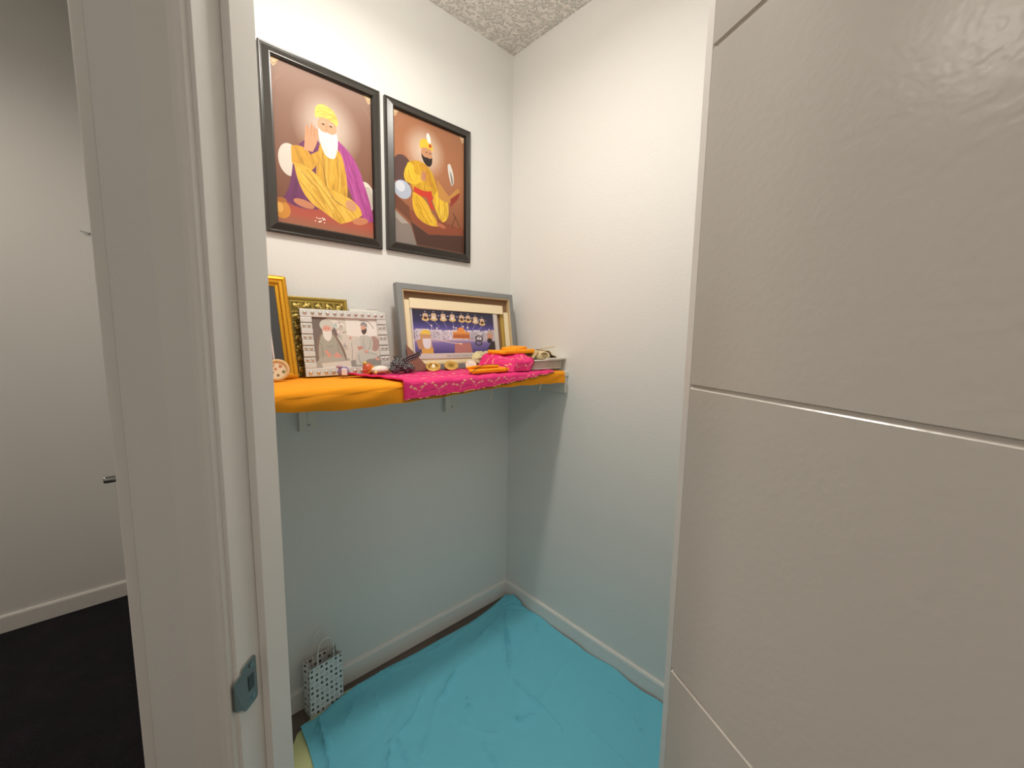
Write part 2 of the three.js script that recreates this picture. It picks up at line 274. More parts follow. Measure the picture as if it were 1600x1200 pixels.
// ------------------------------------------------------------------ lamps, all out of view
{
  const t = thing('unseen_ceiling_light', 'unseen domed ceiling light on a short stem inside the closet', 'ceiling light', CLOSET_LAMP);
  mesh('lamp_base', new THREE.CylinderGeometry(0.05, 0.055, 0.016, 48).translate(0, -0.008, 0), M.white, t); mesh('stem', new THREE.CylinderGeometry(0.009, 0.009, 0.08, 20).translate(0, -0.056, 0), M.white, t); mesh('dome_cap', new THREE.CylinderGeometry(0.06, 0.06, 0.008, 48).translate(0, -0.098, 0), M.white, t);
  const b = new THREE.SphereGeometry(0.055, 32, 16, 0, Math.PI * 2, Math.PI / 2, Math.PI / 2).scale(1, 0.7, 1); b.translate(0, -0.102, 0);
  mesh('light_bulb_dome', b, new THREE.MeshStandardMaterial({ color: 0xffffff, emissive: CLOSET_COLOR, emissiveIntensity: 3, roughness: 0.5 }), t);
  const l = new THREE.RectAreaLight(CLOSET_COLOR, CLOSET_POWER, 0.1, 0.1); l.name = 'closet_lamp_light'; l.position.set(0, -0.146, 0); l.rotation.x = -Math.PI / 2; t.add(l);
  const gl = new THREE.PointLight(CLOSET_COLOR, CLOSET_GLOW, 0, 2); gl.name = 'closet_dome_glow'; gl.position.set(0, -0.2, 0); gl.castShadow = true; gl.shadow.radius = 3; gl.shadow.bias = -0.002; t.add(gl);  // unseen second source, lights the ceiling and upper walls
  const pn = thing('unseen_ceiling_panel', 'unseen square ceiling light in the hall placed to brighten the closet', 'ceiling light', UNSEEN_PANEL);
  mesh('panel_frame', mouldingGeo(0.66, 0.66, [[0, 0], [0, 0.03], [0.004, 0.034], [0.022, 0.034], [0.026, 0.03], [0.026, 0]]).translate(0, -0.33, 0).rotateX(Math.PI / 2), M.white, pn);
  mesh('light_diffuser', new THREE.BoxGeometry(0.61, 0.006, 0.61).translate(0, -0.026, 0), new THREE.MeshStandardMaterial({ color: 0xffffff, emissive: HALL_COLOR, emissiveIntensity: 3 }), pn);
  const pl = new THREE.RectAreaLight(HALL_COLOR, UNSEEN_PANEL_POWER, 0.6, 0.6); pl.name = 'unseen_panel_light'; pl.position.set(0, -0.036, 0); pl.rotation.x = -Math.PI / 2; pn.add(pl);
  for (const [x, y, z, cd, lab] of UNSEEN_HALL_LAMPS) {
    const r = thing('unseen_recessed_light', lab, 'ceiling light', [x, y, z]);
    mesh('trim_ring', new THREE.LatheGeometry([[0.055, -0.002], [0.058, -0.007], [0.07, -0.008], [0.085, -0.004], [0.086, 0]].map((q) => new THREE.Vector2(...q)), 48), M.white, r);
    mesh('light_lens', new THREE.CylinderGeometry(0.056, 0.056, 0.003, 40).translate(0, -0.0015, 0), new THREE.MeshStandardMaterial({ color: 0xffffff, emissive: HALL_COLOR, emissiveIntensity: 40 }), r);
    const s = new THREE.SpotLight(HALL_COLOR, cd, 0, 1.36, 0.5, 2); s.name = 'unseen_hall_lamp_light'; s.position.set(0, -0.012, 0); s.target.position.set(0, -2, 0); s.castShadow = true; s.shadow.radius = 4; s.shadow.mapSize.set(1024, 1024); r.add(s); r.add(s.target); s.target.name = 'hall_lamp_target';
  }
}
// ------------------------------------------------------------------ prints (flat pictures)
const rgb = (r, g, b, a = 1) => `rgba(${r},${g},${b},${a})`;
// path in 0..1 coordinates: ['M',x,y] ['L',x,y] ['Q',cx,cy,x,y] ['C',...]
function blob(c, w, h, fill, segs, stroke, lw = 1) {
  c.beginPath();
  for (const s of segs) { const q = s.slice(1).map((v, i) => v * (i % 2 ? h : w)); ({ M: () => c.moveTo(...q), L: () => c.lineTo(...q), Q: () => c.quadraticCurveTo(...q), C: () => c.bezierCurveTo(...q) })[s[0]](); }
  if (fill) { c.closePath(); c.fillStyle = fill; c.fill(); }
  if (stroke) { c.strokeStyle = stroke; c.lineWidth = lw; c.stroke(); }
}
function oval(c, w, h, x, y, rx, ry, fill, rot = 0) { c.beginPath(); c.ellipse(x * w, y * h, rx * w, ry * h, rot, 0, Math.PI * 2); c.fillStyle = fill; c.fill(); }
// brush streaks inside a shape: lighter and darker strokes of the same cloth
function brush(c, w, h, segs, light, dark, n, dir, wid = 10, sd = 17) {
  seed = sd; c.save(); blob(c, w, h, 'rgba(0,0,0,0)', segs); c.clip();
  let x0 = 9, y0 = 9, x1 = -9, y1 = -9; for (const s of segs) for (let i = 1; i < s.length; i += 2) { x0 = Math.min(x0, s[i]); x1 = Math.max(x1, s[i]); y0 = Math.min(y0, s[i + 1]); y1 = Math.max(y1, s[i + 1]); }
  c.lineCap = 'round';
  for (let k = 0; k < n; k++) { const a = lerp0(x0, x1, rnd()), b = lerp0(y0, y1, rnd()), L = 0.05 + 0.14 * rnd(), t = dir + (rnd() - 0.5) * 0.7, col = rnd() < 0.5 ? light : dark; c.globalAlpha = 0.07 + 0.12 * rnd(); blob(c, w, h, null, [['M', a, b], ['Q', a + L * Math.cos(t) * 0.5 + (rnd() - 0.5) * 0.04, b + L * Math.sin(t) * 0.5, a + L * Math.cos(t), b + L * Math.sin(t)]], col, wid * (0.6 + 1.6 * rnd())); }
  c.restore();
}
const lerp0 = (a, b, t) => a + (b - a) * t;
function halo(c, w, h, x, y, r, col, a) { const g = c.createRadialGradient(x * w, y * h, 0, x * w, y * h, r * w); g.addColorStop(0, rgb(...col, a)); g.addColorStop(0.55, rgb(...col, a * 0.55)); g.addColorStop(1, rgb(...col, 0)); c.fillStyle = g; c.fillRect(0, 0, w, h); }
function bands(c, w, h, stops) { const g = c.createLinearGradient(0, 0, 0, h); stops.forEach(([p, col]) => g.addColorStop(p, col)); c.fillStyle = g; c.fillRect(0, 0, w, h); }
function cornerOrnaments(c, w, h) {
  for (const s of [0, 1]) { c.save(); if (s) { c.translate(w, 0); c.scale(-1, 1); }
    blob(c, w, h, rgb(224, 190, 150), [['M', 0, 0], ['L', 0.1, 0], ['Q', 0.07, 0.03, 0.035, 0.06], ['L', 0, 0.03]]);
    blob(c, w, h, null, [['M', 0.09, 0.012], ['L', 0.035, 0.045], ['L', 0, 0.012]], rgb(150, 95, 60), 3);
    for (let k = 0; k < 4; k++) blob(c, w, h, null, [['M', 0.16 - k * 0.03, 0.02], ['Q', 0.14 - k * 0.03, 0.09 + k * 0.02, 0.0, 0.14 + k * 0.02]], rgb(176, 130, 108, 0.5), 3);
    c.restore(); }
}
const printElder = paint(768, 1104, (c, w, h) => {
  bands(c, w, h, [[0, rgb(158, 128, 114)], [0.25, rgb(136, 98, 80)], [0.6, rgb(126, 82, 60)], [0.83, rgb(118, 72, 50)], [0.86, rgb(168, 76, 62)], [0.91, rgb(178, 82, 64)], [1, rgb(156, 106, 78)]]);
  halo(c, w, h, 0.52, 0.32, 0.36, [235, 226, 214], 0.85); cornerOrnaments(c, w, h);
  oval(c, w, h, 0.14, 0.59, 0.1, 0.1, rgb(214, 204, 192)); oval(c, w, h, 0.9, 0.71, 0.11, 0.11, rgb(222, 214, 202)); oval(c, w, h, 0.93, 0.72, 0.06, 0.09, rgb(196, 184, 172));
  blob(c, w, h, rgb(108, 44, 92), [['M', 0.4, 0.4], ['Q', 0.2, 0.44, 0.17, 0.6], ['Q', 0.14, 0.78, 0.06, 0.84], ['Q', 0.2, 0.9, 0.4, 0.86], ['L', 0.5, 0.5]]); brush(c, w, h, [['M', 0.4, 0.4], ['Q', 0.2, 0.44, 0.17, 0.6], ['Q', 0.14, 0.78, 0.06, 0.84], ['Q', 0.2, 0.9, 0.4, 0.86], ['L', 0.5, 0.5]], rgb(140, 66, 122), rgb(60, 24, 54), 60, 1.7, 14);
  blob(c, w, h, rgb(172, 68, 142), [['M', 0.6, 0.37], ['Q', 0.82, 0.44, 0.88, 0.6], ['Q', 0.98, 0.76, 0.99, 0.87], ['Q', 0.9, 0.9, 0.82, 0.83], ['Q', 0.66, 0.6, 0.6, 0.45]]); brush(c, w, h, [['M', 0.6, 0.37], ['Q', 0.82, 0.44, 0.88, 0.6], ['Q', 0.98, 0.76, 0.99, 0.87], ['Q', 0.9, 0.9, 0.82, 0.83], ['Q', 0.66, 0.6, 0.6, 0.45]], rgb(206, 110, 178), rgb(112, 32, 92), 90, 1.1, 14);
  blob(c, w, h, null, [['M', 0.7, 0.43], ['Q', 0.8, 0.6, 0.92, 0.84]], rgb(140, 48, 112), 7); blob(c, w, h, null, [['M', 0.64, 0.42], ['Q', 0.72, 0.6, 0.84, 0.8]], rgb(194, 92, 162), 5);
  blob(c, w, h, rgb(212, 160, 46), [['M', 0.44, 0.42], ['Q', 0.62, 0.4, 0.66, 0.48], ['Q', 0.72, 0.62, 0.7, 0.74], ['L', 0.4, 0.74], ['Q', 0.36, 0.6, 0.44, 0.42]]); brush(c, w, h, [['M', 0.44, 0.42], ['Q', 0.62, 0.4, 0.66, 0.48], ['Q', 0.72, 0.62, 0.7, 0.74], ['L', 0.4, 0.74], ['Q', 0.36, 0.6, 0.44, 0.42]], rgb(244, 204, 96), rgb(146, 98, 22), 80, 1.5, 12);
  blob(c, w, h, rgb(206, 152, 40), [['M', 0.16, 0.5], ['Q', 0.28, 0.46, 0.34, 0.52], ['L', 0.42, 0.48], ['Q', 0.42, 0.58, 0.34, 0.62], ['Q', 0.22, 0.64, 0.16, 0.6]]); brush(c, w, h, [['M', 0.16, 0.5], ['Q', 0.28, 0.46, 0.34, 0.52], ['L', 0.42, 0.48], ['Q', 0.42, 0.58, 0.34, 0.62], ['Q', 0.22, 0.64, 0.16, 0.6]], rgb(240, 196, 84), rgb(140, 92, 20), 50, 1.0, 10);
  blob(c, w, h, rgb(226, 176, 60), [['M', 0.18, 0.6], ['Q', 0.34, 0.58, 0.48, 0.7], ['L', 0.72, 0.74], ['Q', 0.86, 0.78, 0.86, 0.84], ['Q', 0.76, 0.9, 0.62, 0.93], ['Q', 0.52, 0.9, 0.42, 0.86], ['Q', 0.22, 0.82, 0.18, 0.6]]); brush(c, w, h, [['M', 0.18, 0.6], ['Q', 0.34, 0.58, 0.48, 0.7], ['L', 0.72, 0.74], ['Q', 0.86, 0.78, 0.86, 0.84], ['Q', 0.76, 0.9, 0.62, 0.93], ['Q', 0.52, 0.9, 0.42, 0.86], ['Q', 0.22, 0.82, 0.18, 0.6]], rgb(250, 214, 116), rgb(156, 106, 24), 140, 0.75, 13);
  for (const q of [[0.24, 0.64, 0.42, 0.72, 0.56, 0.9], [0.3, 0.62, 0.5, 0.76, 0.66, 0.9], [0.22, 0.7, 0.34, 0.78, 0.46, 0.86], [0.52, 0.76, 0.64, 0.8, 0.78, 0.84], [0.48, 0.52, 0.46, 0.62, 0.48, 0.7], [0.6, 0.52, 0.62, 0.6, 0.6, 0.7]]) { blob(c, w, h, null, [['M', q[0], q[1]], ['Q', q[2], q[3], q[4], q[5]]], rgb(170, 118, 26, 0.8), 6); blob(c, w, h, null, [['M', q[0] + 0.02, q[1]], ['Q', q[2] + 0.02, q[3], q[4] + 0.02, q[5]]], rgb(240, 204, 104, 0.7), 5); }
  blob(c, w, h, null, [['M', 0.47, 0.44], ['Q', 0.44, 0.6, 0.5, 0.72], ['Q', 0.58, 0.8, 0.64, 0.8]], rgb(90, 50, 30), 3);
  blob(c, w, h, rgb(206, 150, 112), [['M', 0.28, 0.5], ['L', 0.3, 0.36], ['Q', 0.31, 0.32, 0.34, 0.36], ['L', 0.36, 0.31], ['L', 0.39, 0.35], ['Q', 0.43, 0.32, 0.42, 0.38], ['Q', 0.42, 0.43, 0.36, 0.5]]);
  for (const x of [0.325, 0.36, 0.39]) blob(c, w, h, null, [['M', x, 0.33], ['L', x - 0.01, 0.4]], rgb(170, 112, 80), 3);
  oval(c, w, h, 0.515, 0.31, 0.095, 0.075, rgb(212, 160, 124));
  blob(c, w, h, rgb(236, 232, 226), [['M', 0.425, 0.33], ['Q', 0.46, 0.36, 0.515, 0.345], ['Q', 0.57, 0.36, 0.605, 0.33], ['Q', 0.64, 0.42, 0.58, 0.5], ['Q', 0.53, 0.52, 0.48, 0.49], ['Q', 0.42, 0.42, 0.425, 0.33]]); brush(c, w, h, [['M', 0.425, 0.33], ['Q', 0.46, 0.36, 0.515, 0.345], ['Q', 0.57, 0.36, 0.605, 0.33], ['Q', 0.64, 0.42, 0.58, 0.5], ['Q', 0.53, 0.52, 0.48, 0.49], ['Q', 0.42, 0.42, 0.425, 0.33]], rgb(255, 253, 248), rgb(176, 168, 160), 90, 1.5, 5);
  blob(c, w, h, null, [['M', 0.48, 0.38], ['Q', 0.5, 0.44, 0.5, 0.48]], rgb(205, 198, 190), 3); blob(c, w, h, null, [['M', 0.55, 0.38], ['Q', 0.56, 0.44, 0.54, 0.49]], rgb(205, 198, 190), 3);
  for (const x of [0.475, 0.55]) { blob(c, w, h, null, [['M', x - 0.022, 0.288], ['Q', x, 0.28, x + 0.022, 0.288]], rgb(200, 190, 180), 4); oval(c, w, h, x, 0.3, 0.014, 0.005, rgb(70, 45, 35)); }
  blob(c, w, h, null, [['M', 0.51, 0.3], ['L', 0.503, 0.33], ['L', 0.525, 0.332]], rgb(170, 112, 84), 3);
  blob(c, w, h, rgb(238, 204, 96), [['M', 0.4, 0.275], ['Q', 0.38, 0.19, 0.47, 0.175], ['Q', 0.6, 0.17, 0.625, 0.25], ['Q', 0.63, 0.28, 0.61, 0.285], ['Q', 0.51, 0.235, 0.4, 0.275]]); brush(c, w, h, [['M', 0.4, 0.275], ['Q', 0.38, 0.19, 0.47, 0.175], ['Q', 0.6, 0.17, 0.625, 0.25], ['Q', 0.63, 0.28, 0.61, 0.285], ['Q', 0.51, 0.235, 0.4, 0.275]], rgb(252, 228, 140), rgb(184, 140, 46), 50, -0.2, 8);
  blob(c, w, h, null, [['M', 0.41, 0.24], ['Q', 0.5, 0.19, 0.61, 0.24]], rgb(206, 164, 60), 4); blob(c, w, h, null, [['M', 0.43, 0.21], ['Q', 0.51, 0.19, 0.58, 0.2]], rgb(206, 164, 60), 3);
  oval(c, w, h, 0.74, 0.79, 0.06, 0.035, rgb(206, 150, 110), 0.4); oval(c, w, h, 0.84, 0.885, 0.09, 0.025, rgb(200, 128, 90), -0.25); oval(c, w, h, 0.26, 0.845, 0.1, 0.025, rgb(196, 128, 92), 0.15);
  oval(c, w, h, 0.055, 0.91, 0.075, 0.055, rgb(206, 138, 52)); oval(c, w, h, 0.055, 0.85, 0.045, 0.016, rgb(168, 102, 40)); oval(c, w, h, 0.035, 0.9, 0.03, 0.03, rgb(228, 170, 84));
  for (let k = 0; k < 16; k++) oval(c, w, h, 0.36 + 0.1 * rnd(), 0.915 + 0.03 * rnd(), 0.006, 0.004, rgb(240, 232, 220));
});
const printYounger = paint(768, 1104, (c, w, h) => {
  bands(c, w, h, [[0, rgb(166, 112, 80)], [0.4, rgb(176, 116, 80)], [0.75, rgb(150, 92, 62)], [1, rgb(112, 70, 50)]]);
  halo(c, w, h, 0.42, 0.24, 0.3, [240, 230, 218], 0.85); cornerOrnaments(c, w, h);
  oval(c, w, h, 0.12, 0.44, 0.13, 0.12, rgb(92, 64, 60)); oval(c, w, h, 0.12, 0.58, 0.11, 0.07, rgb(178, 186, 204)); oval(c, w, h, 0.09, 0.56, 0.06, 0.04, rgb(214, 218, 228));
  blob(c, w, h, rgb(112, 66, 44), [['M', 0, 0.62], ['L', 0.2, 0.7], ['L', 0.24, 0.82], ['L', 0, 0.72]]);
  blob(c, w, h, rgb(142, 74, 48), [['M', 0.2, 0.72], ['L', 0.98, 0.78], ['L', 0.98, 0.83], ['L', 0.46, 0.88], ['L', 0.22, 0.8]]);
  blob(c, w, h, rgb(78, 48, 38), [['M', 0.22, 0.81], ['L', 0.46, 0.885], ['L', 0.98, 0.835], ['L', 0.98, 0.98], ['L', 0.3, 0.98]]);
  blob(c, w, h, rgb(138, 126, 118), [['M', 0, 0.74], ['L', 0.22, 0.84], ['L', 0.3, 1], ['L', 0, 1]]); blob(c, w, h, rgb(170, 158, 148), [['M', 0, 0.74], ['L', 0.2, 0.83], ['L', 0.1, 0.84], ['L', 0, 0.79]]);
  blob(c, w, h, rgb(210, 160, 34), [['M', 0.18, 0.37], ['Q', 0.3, 0.3, 0.44, 0.34], ['Q', 0.58, 0.4, 0.6, 0.56], ['L', 0.28, 0.6], ['Q', 0.22, 0.52, 0.18, 0.37]]); brush(c, w, h, [['M', 0.18, 0.37], ['Q', 0.3, 0.3, 0.44, 0.34], ['Q', 0.58, 0.4, 0.6, 0.56], ['L', 0.28, 0.6], ['Q', 0.22, 0.52, 0.18, 0.37]], rgb(240, 198, 80), rgb(146, 100, 16), 70, 1.3, 12);
  blob(c, w, h, rgb(236, 190, 50), [['M', 0.2, 0.36], ['Q', 0.1, 0.46, 0.16, 0.51], ['Q', 0.28, 0.54, 0.38, 0.47], ['L', 0.36, 0.43], ['Q', 0.3, 0.44, 0.27, 0.42], ['Q', 0.3, 0.36, 0.2, 0.36]]); brush(c, w, h, [['M', 0.2, 0.36], ['Q', 0.1, 0.46, 0.16, 0.51], ['Q', 0.28, 0.54, 0.38, 0.47], ['L', 0.36, 0.43], ['Q', 0.3, 0.44, 0.27, 0.42], ['Q', 0.3, 0.36, 0.2, 0.36]], rgb(250, 218, 110), rgb(170, 120, 20), 40, 1.2, 10);
  blob(c, w, h, rgb(230, 182, 44), [['M', 0.25, 0.58], ['Q', 0.42, 0.58, 0.5, 0.7], ['Q', 0.6, 0.76, 0.6, 0.8], ['Q', 0.42, 0.83, 0.3, 0.76], ['Q', 0.22, 0.7, 0.25, 0.58]]); brush(c, w, h, [['M', 0.25, 0.58], ['Q', 0.42, 0.58, 0.5, 0.7], ['Q', 0.6, 0.76, 0.6, 0.8], ['Q', 0.42, 0.83, 0.3, 0.76], ['Q', 0.22, 0.7, 0.25, 0.58]], rgb(248, 212, 96), rgb(160, 112, 18), 70, 0.8, 11);
  blob(c, w, h, rgb(240, 196, 58), [['M', 0.52, 0.6], ['Q', 0.58, 0.48, 0.68, 0.5], ['Q', 0.76, 0.54, 0.75, 0.68], ['Q', 0.74, 0.74, 0.66, 0.76], ['Q', 0.58, 0.72, 0.52, 0.6]]); brush(c, w, h, [['M', 0.52, 0.6], ['Q', 0.58, 0.48, 0.68, 0.5], ['Q', 0.76, 0.54, 0.75, 0.68], ['Q', 0.74, 0.74, 0.66, 0.76], ['Q', 0.58, 0.72, 0.52, 0.6]], rgb(252, 222, 116), rgb(170, 120, 20), 60, 1.5, 11);
  for (const q of [[0.3, 0.6, 0.4, 0.68, 0.5, 0.78], [0.28, 0.66, 0.36, 0.74, 0.46, 0.79], [0.62, 0.54, 0.6, 0.64, 0.64, 0.74], [0.69, 0.54, 0.7, 0.64, 0.68, 0.74], [0.2, 0.42, 0.2, 0.48, 0.26, 0.5], [0.44, 0.38, 0.42, 0.46, 0.4, 0.54]]) blob(c, w, h, null, [['M', q[0], q[1]], ['Q', q[2], q[3], q[4], q[5]]], rgb(176, 124, 16, 0.85), 6);
  blob(c, w, h, rgb(204, 58, 40), [['M', 0.27, 0.53], ['Q', 0.4, 0.56, 0.5, 0.53], ['L', 0.53, 0.6], ['L', 0.49, 0.6], ['L', 0.55, 0.68], ['L', 0.49, 0.67], ['L', 0.44, 0.59], ['Q', 0.34, 0.6, 0.26, 0.57]]);
  blob(c, w, h, rgb(196, 138, 102), [['M', 0.36, 0.46], ['Q', 0.36, 0.4, 0.4, 0.39], ['Q', 0.44, 0.4, 0.43, 0.45], ['Q', 0.42, 0.48, 0.36, 0.46]]);
  blob(c, w, h, rgb(198, 142, 72), [['M', 0.58, 0.42], ['Q', 0.7, 0.5, 0.76, 0.53], ['L', 0.9, 0.44], ['L', 0.93, 0.47], ['L', 0.8, 0.58], ['Q', 0.66, 0.6, 0.6, 0.56]]);
  blob(c, w, h, rgb(150, 56, 40), [['M', 0.78, 0.55], ['L', 0.93, 0.47], ['L', 0.9, 0.53], ['L', 0.78, 0.62]]);
  blob(c, w, h, rgb(224, 220, 214), [['M', 0.74, 0.28], ['Q', 0.77, 0.25, 0.79, 0.28], ['Q', 0.84, 0.34, 0.83, 0.42], ['L', 0.8, 0.44], ['Q', 0.74, 0.36, 0.74, 0.28]]); blob(c, w, h, rgb(120, 110, 106), [['M', 0.77, 0.32], ['Q', 0.82, 0.36, 0.82, 0.44], ['L', 0.8, 0.42]]);
  oval(c, w, h, 0.44, 0.245, 0.075, 0.065, rgb(204, 148, 112));
  blob(c, w, h, rgb(42, 32, 28), [['M', 0.365, 0.26], ['Q', 0.42, 0.29, 0.45, 0.275], ['Q', 0.5, 0.29, 0.515, 0.26], ['Q', 0.53, 0.33, 0.47, 0.345], ['Q', 0.39, 0.34, 0.365, 0.26]]);
  oval(c, w, h, 0.44, 0.238, 0.011, 0.004, rgb(40, 28, 24)); oval(c, w, h, 0.49, 0.238, 0.011, 0.004, rgb(40, 28, 24)); blob(c, w, h, null, [['M', 0.468, 0.24], ['L', 0.472, 0.262]], rgb(160, 104, 76), 3);
  blob(c, w, h, rgb(236, 194, 62), [['M', 0.35, 0.225], ['Q', 0.33, 0.14, 0.43, 0.14], ['Q', 0.53, 0.14, 0.53, 0.215], ['Q', 0.43, 0.19, 0.35, 0.225]]);
  blob(c, w, h, rgb(244, 240, 234), [['M', 0.46, 0.16], ['Q', 0.42, 0.1, 0.46, 0.085], ['Q', 0.5, 0.1, 0.5, 0.16]]); oval(c, w, h, 0.49, 0.18, 0.018, 0.014, rgb(190, 60, 60));
  for (const x of [0.42, 0.45, 0.48]) blob(c, w, h, null, [['M', x - 0.05, 0.34], ['Q', x, 0.46, x + 0.05, 0.5]], rgb(190, 90, 66), 4);
  oval(c, w, h, 0.64, 0.79, 0.07, 0.016, rgb(190, 110, 80), 0.2);
  blob(c, w, h, null, [['M', 0.86, 0.68], ['L', 0.8, 0.78]], rgb(96, 56, 38), 9); blob(c, w, h, null, [['M', 0.82, 0.66], ['L', 0.94, 0.78]], rgb(96, 56, 38), 9);
});
const printPair = paint(820, 620, (c, w, h) => {
  c.fillStyle = rgb(214, 208, 198); c.fillRect(0, 0, w, h);
  blob(c, w, h, rgb(120, 108, 102), [['M', 0, 0], ['L', 0.22, 0], ['Q', 0.34, 0.14, 0.36, 0.34], ['L', 0.3, 0.9], ['L', 0, 0.95]]);
  blob(c, w, h, rgb(232, 228, 220), [['M', 0.2, 0.02], ['Q', 0.4, 0.02, 0.48, 0.14], ['Q', 0.4, 0.3, 0.36, 0.3], ['Q', 0.32, 0.12, 0.2, 0.02]]);
  for (let k = 0; k < 30; k++) oval(c, w, h, 0.33 + rnd() * 0.17, 0.06 + rnd() * 0.6, 0.01 + rnd() * 0.02, 0.008 + rnd() * 0.03, rgb(150 + rnd() * 60, 144 + rnd() * 60, 134 + rnd() * 60, 0.7), rnd() * 3);
  blob(c, w, h, rgb(236, 233, 226), [['M', 0.5, 0], ['L', 1, 0], ['L', 1, 0.34], ['Q', 0.7, 0.4, 0.5, 0.34]]); blob(c, w, h, null, [['M', 0.72, 0.04], ['Q', 0.9, 0, 0.94, 0.2]], rgb(140, 136, 130), 9);
  blob(c, w, h, rgb(176, 168, 158), [['M', 0, 0.86], ['L', 0.5, 0.82], ['L', 0.5, 1], ['L', 0, 1]]); blob(c, w, h, rgb(222, 214, 202), [['M', 0.08, 0.9], ['L', 0.5, 0.86], ['L', 0.52, 1], ['L', 0.1, 1]]);
  // figure in a cloak, seated cross-legged
  blob(c, w, h, rgb(136, 118, 104), [['M', 0.12, 0.3], ['Q', 0, 0.5, 0.03, 0.84], ['L', 0.46, 0.84], ['Q', 0.46, 0.6, 0.3, 0.28]]);
  blob(c, w, h, rgb(172, 170, 158), [['M', 0.12, 0.34], ['Q', 0.04, 0.6, 0.06, 0.84], ['L', 0.44, 0.84], ['Q', 0.4, 0.6, 0.3, 0.34]]);
  blob(c, w, h, rgb(182, 180, 168), [['M', 0.04, 0.84], ['Q', 0.1, 0.72, 0.22, 0.78], ['Q', 0.36, 0.72, 0.44, 0.82], ['Q', 0.36, 0.9, 0.06, 0.88]]);
  for (const q of [[0.1, 0.5, 0.14, 0.7, 0.1, 0.8], [0.34, 0.5, 0.34, 0.66, 0.4, 0.78], [0.18, 0.56, 0.22, 0.6, 0.28, 0.56]]) blob(c, w, h, null, [['M', q[0], q[1]], ['Q', q[2], q[3], q[4], q[5]]], rgb(128, 126, 116), 5);
  blob(c, w, h, rgb(222, 160, 146), [['M', 0.14, 0.66], ['L', 0.18, 0.64], ['L', 0.24, 0.76], ['L', 0.2, 0.8]]); blob(c, w, h, rgb(222, 160, 146), [['M', 0.26, 0.76], ['L', 0.32, 0.68], ['L', 0.4, 0.78], ['L', 0.32, 0.8]]);
  oval(c, w, h, 0.21, 0.24, 0.07, 0.11, rgb(226, 170, 152)); oval(c, w, h, 0.215, 0.15, 0.105, 0.12, rgb(206, 206, 198));
  oval(c, w, h, 0.21, 0.22, 0.062, 0.07, rgb(228, 172, 156)); blob(c, w, h, rgb(234, 230, 224), [['M', 0.145, 0.25], ['Q', 0.21, 0.29, 0.275, 0.25], ['Q', 0.29, 0.42, 0.21, 0.47], ['Q', 0.13, 0.42, 0.145, 0.25]]);
  for (const x of [0.188, 0.232]) oval(c, w, h, x, 0.21, 0.01, 0.007, rgb(90, 60, 52));
  // figure in armour-grey coat leaning on a cushion
  oval(c, w, h, 0.93, 0.52, 0.08, 0.16, rgb(176, 144, 136)); blob(c, w, h, rgb(150, 146, 140), [['M', 0.52, 0.86], ['L', 1, 0.78], ['L', 1, 1], ['L', 0.52, 1]]);
  blob(c, w, h, rgb(196, 196, 188), [['M', 0.7, 0.36], ['Q', 0.84, 0.3, 0.9, 0.42], ['Q', 0.92, 0.56, 0.86, 0.66], ['L', 0.72, 0.66], ['Q', 0.68, 0.5, 0.7, 0.36]]);
  blob(c, w, h, rgb(206, 205, 198), [['M', 0.7, 0.38], ['Q', 0.6, 0.44, 0.62, 0.5], ['L', 0.56, 0.42], ['L', 0.54, 0.44], ['Q', 0.6, 0.58, 0.68, 0.56]]); oval(c, w, h, 0.548, 0.4, 0.018, 0.03, rgb(214, 160, 140));
  blob(c, w, h, rgb(200, 200, 192), [['M', 0.64, 0.68], ['Q', 0.8, 0.6, 0.96, 0.72], ['Q', 0.98, 0.82, 0.86, 0.84], ['Q', 0.76, 0.82, 0.72, 0.96], ['L', 0.6, 0.96], ['Q', 0.58, 0.78, 0.64, 0.68]]);
  for (const q of [[0.76, 0.4, 0.74, 0.54, 0.76, 0.64], [0.86, 0.42, 0.88, 0.56, 0.82, 0.64], [0.66, 0.74, 0.64, 0.84, 0.68, 0.94], [0.76, 0.72, 0.86, 0.7, 0.94, 0.76], [0.56, 0.5, 0.56, 0.7, 0.54, 0.84]]) blob(c, w, h, null, [['M', q[0], q[1]], ['Q', q[2], q[3], q[4], q[5]]], rgb(126, 126, 120), 5);
  blob(c, w, h, rgb(198, 150, 138), [['M', 0.64, 0.58], ['L', 0.72, 0.56], ['L', 0.74, 0.62], ['L', 0.66, 0.66]]); oval(c, w, h, 0.78, 0.68, 0.04, 0.03, rgb(216, 166, 148)); oval(c, w, h, 0.95, 0.84, 0.04, 0.03, rgb(224, 166, 148), 0.4);
  oval(c, w, h, 0.775, 0.19, 0.042, 0.075, rgb(218, 166, 146)); blob(c, w, h, rgb(86, 70, 62), [['M', 0.74, 0.22], ['Q', 0.78, 0.25, 0.82, 0.18], ['Q', 0.84, 0.28, 0.77, 0.33], ['Q', 0.73, 0.29, 0.74, 0.22]]);
  blob(c, w, h, rgb(150, 148, 148), [['M', 0.725, 0.15], ['Q', 0.74, 0.04, 0.8, 0.06], ['Q', 0.86, 0.1, 0.83, 0.18], ['Q', 0.78, 0.1, 0.725, 0.15]]);
});
